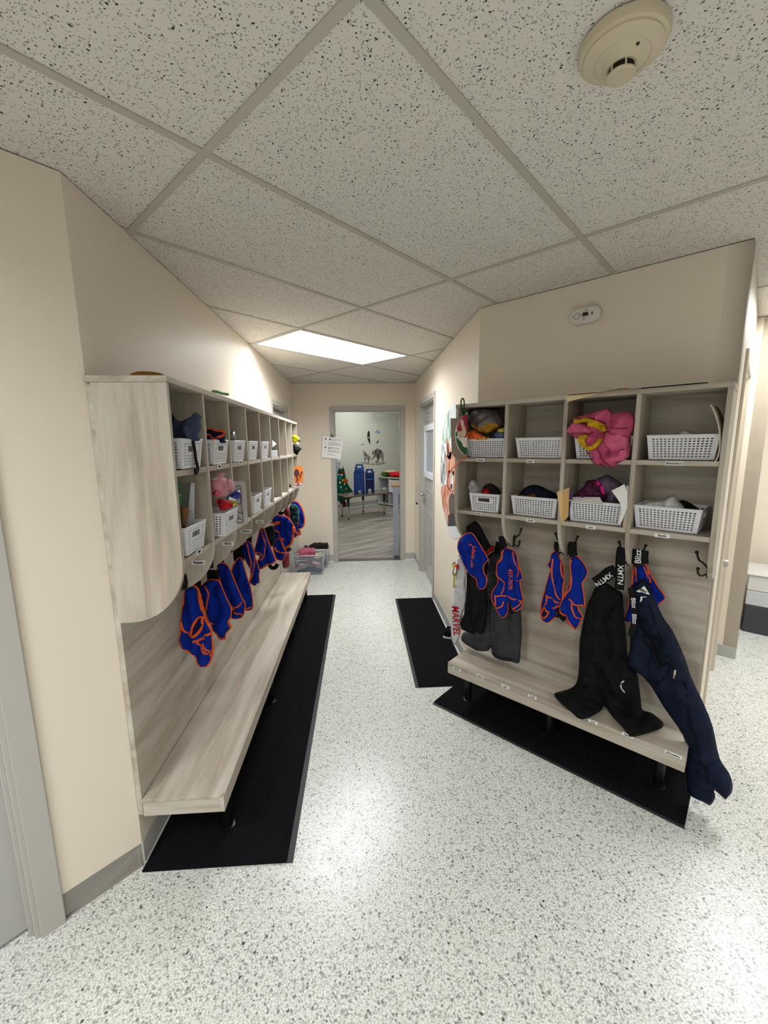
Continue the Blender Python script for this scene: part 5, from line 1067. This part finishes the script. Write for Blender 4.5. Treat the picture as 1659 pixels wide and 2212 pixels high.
MB().lathe([(0, -.0365), (.003, -.0365), (.003, -.0385), (0, -.0388)], (.549, .938 - .042, H), 12).build('indicator', mat('dark_led', (60, 40, 32), .3), sd_, smooth=True, world=True)
# CO detector
cdp = ru(.603, 0, 2.205); t = thing('alarm', 'white oblong gas alarm with a small screen high on the angled wall', 'alarm', cdp)
def pill(w, h, r, n=10):
    out = []
    for cx, cy, a0 in ((w / 2 - r, h / 2 - r, 0), (-w / 2 + r, h / 2 - r, 90), (-w / 2 + r, -h / 2 + r, 180), (w / 2 - r, -h / 2 + r, 270)):
        for k in range(n): a = math.radians(a0 + 90 * k / (n - 1)); out.append((cx + r * math.cos(a), cy + r * math.sin(a)))
    return out
def up3(u, v, o=0): return cdp + E1 * u + UP * v + N1 * o
WP2 = mat('alarm_white', (214, 210, 202), .45)
MB().prism([up3(u, v) for u, v in pill(.142, .078, .0385)], N1 * .034).build('housing', WP2, t, smooth=True, bevel=.008, world=True, seg=4)
MB().prism([up3(u + .0, v, .0345) for u, v in ((-.0105, -.006), (.0165, -.006), (.0165, .012), (-.0105, .012))], N1 * .0008).build('screen', mat('dark_lcd', (36, 42, 38), .2), t, world=True)
MB().tube([up3(-.037 + .0135 * math.cos(a * .3142), .0 + .0135 * math.sin(a * .3142), .0348) for a in range(20)], .0011, 6, closed=True).build('button_ring', mat('grey_ring', (140, 134, 124), .5), t, world=True)
mb = MB()
for dx in (-.004, 0, .004): mb.prism([up3(.034 + dx - .0009, -.006, .0345), up3(.034 + dx + .0009, -.006, .0345), up3(.034 + dx + .0009, .009, .0345), up3(.034 + dx - .0009, .009, .0345)], N1 * .0008)
mb.prism([up3(-.058, -.002, .0345), up3(-.052, -.002, .0345), up3(-.052, .001, .0345), up3(-.058, .001, .0345)], N1 * .0008); mb.prism([up3(-.022, .001, .0345), up3(-.016, .001, .0345), up3(-.016, .004, .0345), up3(-.022, .004, .0345)], N1 * .0008)
mb.build('slots', mat('dark_slot', (60, 56, 50), .6), t, world=True)
mb = MB()
for v, u0, u1 in ((.024, -.006, .012), (.019, -.01, .016), (-.013, -.008, .004), (-.017, -.008, .0), (-.021, -.008, .003)): mb.prism([up3(u0, v, .0345), up3(u1, v, .0345), up3(u1, v + .0018, .0345), up3(u0, v + .0018, .0345)], N1 * .0006)
mb.build('printing', GI, t, world=True)
# strike damage on the return wall
t = thing('wall_patch', 'small torn paint patch on the right return wall above the door knob', 'patch', EU + MN * .40 + UP * 1.18); 
MB().prism([EU + MN * (.39 + a) + UP * (1.18 + b) + E1 * .0005 for a, b in ((0, -.05), (.03, -.06), (.05, 0), (.06, .05), (.02, .06), (.01, .0))], E1 * .001).build('patch', PAPER, t, world=True)
# drawers in the far right
t = thing('plastic_cabinet', 'clear and charcoal plastic drawer tower standing by the far right wall', 'storage unit', (3.3, 3.2, 0)); Md = frame(W1 + MN * .67 + E1 * .035, E1)
MB().box((-.02, 0, .0), (.5, .4, .235), Md).build('lower_drawer', mat('charcoal_plastic', (52, 54, 58), .5), t, bevel=.008, world=True)
MB().box((-.02, 0, .236), (.5, .4, .36), Md).build('middle_drawer', mat('clear_grey_plastic', (186, 188, 190), .2, spec=.6), t, bevel=.008, world=True)
MB().box((-.02, .0, .361), (.5, .4, .49), Md).build('upper_drawer', mat('milky_clear_plastic', (204, 202, 196), .2, spec=.6), t, bevel=.008, world=True)
MB().box((-.03, -.01, .49), (.51, .41, .505), Md).build('lid', mat('milky_clear_plastic', (204, 202, 196), .2, spec=.6), t, bevel=.004, world=True)
# ------------------------------------------------------------------ classroom beyond the doorway
T5 = lambda pts: cr(720, 880, 6.146, pts)
# table
t = thing('table', 'brown children table on castors seen through the doorway', 'table', (.1, 9.2, 0)); zt = hy(752, 1072, 8.63).z
tp = [hz(x, y, zt) for x, y in T5([(75, 1120), (150, 1172), (240, 1165), (780, 1105), (778, 1092), (560, 1080)])]
tl = [Vector((-.52, 9.12, 0)), Vector((-.3, 8.55, 0)), Vector((.72, 9.25, 0)), Vector((.4, 9.85, 0))]
MB().prism([p + UP * (zt - .03) for p in tl], (0, 0, .03)).build('tabletop', mat('brown_tabletop', (112, 90, 76), .25, spec=.6), t, bevel=.01, world=True)
for x, y in ((-.43, 9.107), (-.27, 8.66), (.05, 9.64), (.53, 9.35)):
    lg = MB().tube([(x, y, .07), (x, y, zt - .03)], .022, 12).build('leg', STEEL, t, smooth=True, world=True)
    MB().tube([(x, y, .3), (x, y, zt - .031)], .027, 12).build('sleeve', BLK, lg, smooth=True, world=True)
    MB().ball((x, y, .035), .034, (.6, 1, 1)).build('castor', mat('grey_castor', (84, 82, 80), .5), lg, smooth=True, world=True)
# blue cube chairs on the table
CB = mat('blue_moulded_plastic', (12, 52, 128), .4); CB2 = mat('light_blue_moulded_plastic', (52, 96, 160), .4)
def cube_chair(label, px0, px1, ytop, ybot, Y, m, openf):
    a = hy(px0, ybot, Y); b = hy(px1, ybot, Y); w = (b - a).x; z0 = zt + .001; z1 = hy(px0, ytop, Y).z; d = w * .95
    t = thing('cube_chair', label, 'chair', (a.x + w / 2, Y + d / 2, z0), 0, 'blue cube chairs on the classroom table'); x0, x1 = a.x, b.x; th = .025
    def pan(nm, hole, y):
        mb = MB(); cx = (x0 + x1) / 2
        if hole:
            hw = w * .2; mb.prism([(x0, y, z0), (cx - hw, y, z0), (cx - hw * .8, y, z0 + .08), (cx + hw * .8, y, z0 + .08), (cx + hw, y, z0), (x1, y, z0), (x1 - .02, y, z1 - .085), (x0 + .02, y, z1 - .085)], (0, th, 0))
            mb.box((x0 + .02, y, z1 - .0849), (cx - hw, y + th, z1)); mb.box((cx + hw, y, z1 - .0849), (x1 - .02, y + th, z1)); mb.box((cx - hw, y, z1 - .035), (cx + hw, y + th, z1))
        else: mb.prism([(x0, y, z0), (x1, y, z0), (x1 - .02, y, z1), (x0 + .02, y, z1)], (0, th, 0))
        return mb.build(nm, m, t, bevel=.004, world=True)
    if openf: pan('back_panel', True, Y + d - th)
    else: pan('front_panel', True, Y); pan('back_panel', True, Y + d - th)
    MB().box((x0, Y, z0), (x0 + th, Y + d - th - .001, z1 - .05)).build('side_panel', m, t, bevel=.004, world=True); MB().box((x1 - th, Y, z0), (x1, Y + d - th - .001, z1 - .05)).build('side_panel', m, t, bevel=.004, world=True)
    zs = z0 + (z1 - z0) * .55; MB().box((x0 + th + .001, Y + .01, zs), (x1 - th - .001, Y + d - th - .002, zs + .02)).build('seat', CB2, t, bevel=.004, world=True)
    return t
cube_chair('blue cube chair with its back turned on the left of the classroom table', 764.5, 788, 1015, 1058, 8.95, CB, False)
cube_chair('open blue cube chair on the right of the classroom table', 789.5, 809, 1014, 1056, 9.1, CB, True)
tt_ = cube_chair('lighter blue cube chair standing behind the two on the table', 767, 787, 1003, 1050, 9.25, CB2, False)
# felt tree
ft = thing('felt_tree', 'green felt Christmas tree with ornaments hanging at the left in the classroom', 'decoration', hy(735, 1075, 9.9)); ts = ysurf(9.95)
Soft(T5([(60, 850), (95, 790), (125, 775), (150, 850), (170, 950), (205, 1040), (270, 1130), (275, 1190), (160, 1230), (60, 1240), (50, 1000)]), ts, YN, .01, .02, .002, 30, 0, 80).build('tree_body', mat('green_felt', (16, 82, 58), .9), ft)
for i, (x, y, r, c) in enumerate(((105, 800, 20, (226, 220, 205)), (100, 860, 18, (110, 44, 34)), (135, 870, 15, (120, 36, 30)), (75, 895, 14, (120, 190, 220)), (112, 900, 14, (225, 230, 235)), (90, 940, 14, (60, 170, 180)), (125, 970, 14, (230, 190, 60)), (165, 975, 28, (206, 84, 34)), (90, 1000, 13, (230, 235, 230)), (150, 1020, 13, (216, 222, 216)), (100, 1060, 14, (150, 214, 216)), (170, 1085, 14, (206, 120, 70)), (120, 1100, 12, (40, 120, 190)))):
    Soft(T5(disc_px(x, y, r, r * 1.2, 8)), lambda a, b: ts(a, b) + YN * .012, YN, .008, .02, 0, 1, 0).build('ornament', mat('felt_%d' % i, c, .9), ft)
Soft(T5([(90, 1230), (150, 1235), (175, 1290), (150, 1325), (100, 1310)]), ts, YN, .02, .03, 0, 1, 0).build('tree_pot', mat('brown_felt_pot', (70, 28, 24), .9), ft)
# white board edge behind the tree
t = thing('whiteboard', 'narrow pale board edge on the classroom wall left of the tree', 'board', hy(727, 1060, 10.0)); MB().prism([hy(x, y, 10.02) for x, y in T5([(-90, 725), (98, 725), (98, 780), (60, 1180), (-90, 1180)])], (0, .02, 0)).build('board', mat('pale_blue_board', (190, 204, 210), .3), t, world=True)
# shelf on the right
sb = hz(815, 1090, 0); sb = Vector((.45, 10.98, 0)); se = Vector((1.0, 10.34, 0)); sx = (se - sb).normalized(); Ms = frame(sb, sx); zs = hy(818, 1030, 10.95).z
WS = mat('white_shelf', (206, 208, 208), .4)
sh = thing('low_shelf', 'low white classroom shelf at the right in the doorway', 'shelf', sb); Ls = (se - sb).length
for x in (0, Ls / 2, Ls - .02): MB().box((x, 0, 0), (x + .02, .38, zs - .02), Ms).build('upright', WS, sh, world=True, bevel=.002)
for z in (.03, zs * .45, zs - .02): MB().box((0 if z > .5 * zs else .02, .002, z), (Ls if z > .5 * zs else Ls - .02, .38, z + .02), Ms).build('shelf_board', WS, sh, world=True, bevel=.002)
MB().box((.0, .382, 0), (Ls, .39, zs), Ms).build('back_panel', WS, sh, world=True)
def cushion(label, a, b, z, m, h=.09):
    t = thing('cushion', label, 'cushion', Ms @ Vector(((a + b) / 2, .2, z)), 0, 'cushions on the classroom shelf')
    MB().ball((0, 0, 0), 1, seg=18).build('cover', m, t, smooth=True); ch = t.children[0]; ch.scale = ((b - a) / 2, .17, h / 2); ch.rotation_euler = (0, 0, math.atan2(sx.y, sx.x)); ch.location = (0, 0, h / 2)
cushion('green cushion on the left of the classroom shelf', .02, .3, zs, mat('green_cushion', (70, 118, 34), .8), .15); cushion('red cushion on the classroom shelf', .28, .72, zs, mat('red_cushion', (206, 36, 46), .8), .15)
cushion('beige cushion on top of the green and red ones', .1, .5, zs + .1, mat('beige_cushion', (212, 186, 150), .8), .08)
t = thing('bag_of_toys', 'clear bag lying in the upper compartment of the classroom shelf', 'bag', Ms @ Vector((.16, .15, zs * .5 + .02))); MB().ball(Ms @ Vector((.15, .14, zs * .45 + .08)), .1, (1, 1, .6)).build('film', mat('grey_white_film', (176, 178, 180), .3, noise_amt=.3, nscale=20), t, smooth=True, world=True)
t = thing('storage_tray', 'white bin in the right half of the classroom shelf', 'bin', Ms @ Vector((.5, .1, zs * .45 + .02))); MB().box((Ls / 2 + .03, -.02, zs * .45 + .021), (Ls - .03, .3, zs - .06), Ms).build('tray', mat('bluish_white_plastic', (214, 224, 232), .35), t, world=True, bevel=.01)
t = thing('toy_tangle', 'brown and green toys on the bottom of the classroom shelf', 'toys', Ms @ Vector((.4, .15, .06))); t['kind'] = 'stuff'; random.seed(4); mb = MB()
for i in range(22): mb.ball(Ms @ Vector((.22 + random.random() * .35, .05 + random.random() * .2, .075 + random.random() * .07)), .025, (1, .6, .6), 8)
mb.build('toys', mat('mixed_toys', (104, 96, 66), .7, noise_amt=.6, nscale=30), t, smooth=True, world=True)
# animal decals on the classroom wall
AP = A0 + AN * .004
def hA(x, y, l=0): return _hit(x, y, A0 + AN * (.004 + l), AN)
def adecal(name, label, polys):
    t = thing(name, label, 'wall decal', hA(*polys[0][0][0]), 0, 'animal decals on the classroom wall')
    for i, (pts, m, nm) in enumerate(polys): MB().prism([hA(x, y, .001 * i) for x, y in smooth_pts(pts, True, 3)], AN * .0008).build(nm, m, t, world=True)
BRN = blotch('bear_wash', (72, 66, 66), (146, 134, 130), 9); WLF = blotch('wolf_wash', (84, 78, 80), (186, 176, 172), 16)
adecal('bear_decal', 'grey brown bear decal on the classroom wall', [(T5([(512, 612), (530, 575), (560, 565), (580, 545), (620, 560), (655, 590), (668, 640), (665, 725), (655, 725), (640, 680), (620, 665), (605, 700), (600, 730), (580, 732), (555, 728), (580, 700), (570, 665), (550, 655), (530, 690), (510, 702), (530, 660), (545, 620), (530, 625)]), BRN, 'bear'), (T5([(535, 590), (548, 585), (550, 605), (538, 620)]), mat('pale_muzzle', (190, 180, 172), .8), 'muzzle')])
adecal('wolf_decal', 'grey wolf decal left of the bear decal', [(T5([(385, 590), (400, 570), (418, 578), (432, 605), (470, 625), (490, 655), (508, 690), (488, 692), (478, 670), (475, 735), (462, 735), (455, 690), (430, 680), (425, 735), (412, 735), (412, 670), (398, 625), (385, 610)]), WLF, 'wolf'), (T5([(388, 600), (400, 592), (410, 600), (404, 622)]), mat('wolf_face', (215, 208, 202), .8), 'face')])
adecal('grass_decal', 'thin grass strip decal under the bear and wolf', [(T5([(350, 730), (420, 728), (520, 742), (600, 735), (700, 728), (690, 745), (600, 765), (500, 762), (400, 745)]), blotch('grass_wash', (124, 122, 92), (206, 202, 188), 14), 'grass')])
adecal('eagle_decal', 'dark eagle decal high on the classroom wall', [(T5([(468, 308), (482, 330), (486, 370), (484, 400), (490, 440), (488, 490), (470, 460), (455, 420), (450, 380), (455, 340)]), mat('eagle_brown', (52, 42, 40), .8), 'wings'), (T5([(433, 400), (450, 392), (500, 398), (500, 404), (455, 408)]), mat('eagle_pale', (190, 186, 180), .8), 'body')])
adecal('bird_decal', 'small dark bird decal right of the eagle', [(T5([(605, 422), (598, 450), (605, 462), (588, 470), (572, 482), (580, 455), (594, 440)]), mat('eagle_brown', (52, 42, 40), .8), 'bird')])
CLD = mat('cloud_blue', (150, 172, 196), .8, noise_amt=.15, nscale=12)
adecal('cloud_decal', 'pale blue cloud decal top right on the classroom wall', [(T5([(543, 328), (565, 320), (585, 292), (600, 310), (620, 325), (615, 348), (590, 350), (570, 335)]), CLD, 'cloud')])
adecal('cloud_decal', 'tiny grey cloud decal left of the eagle', [(T5([(368, 492), (390, 482), (410, 492), (400, 500), (372, 500)]), mat('cloud_grey', (150, 150, 150), .8), 'cloud')])
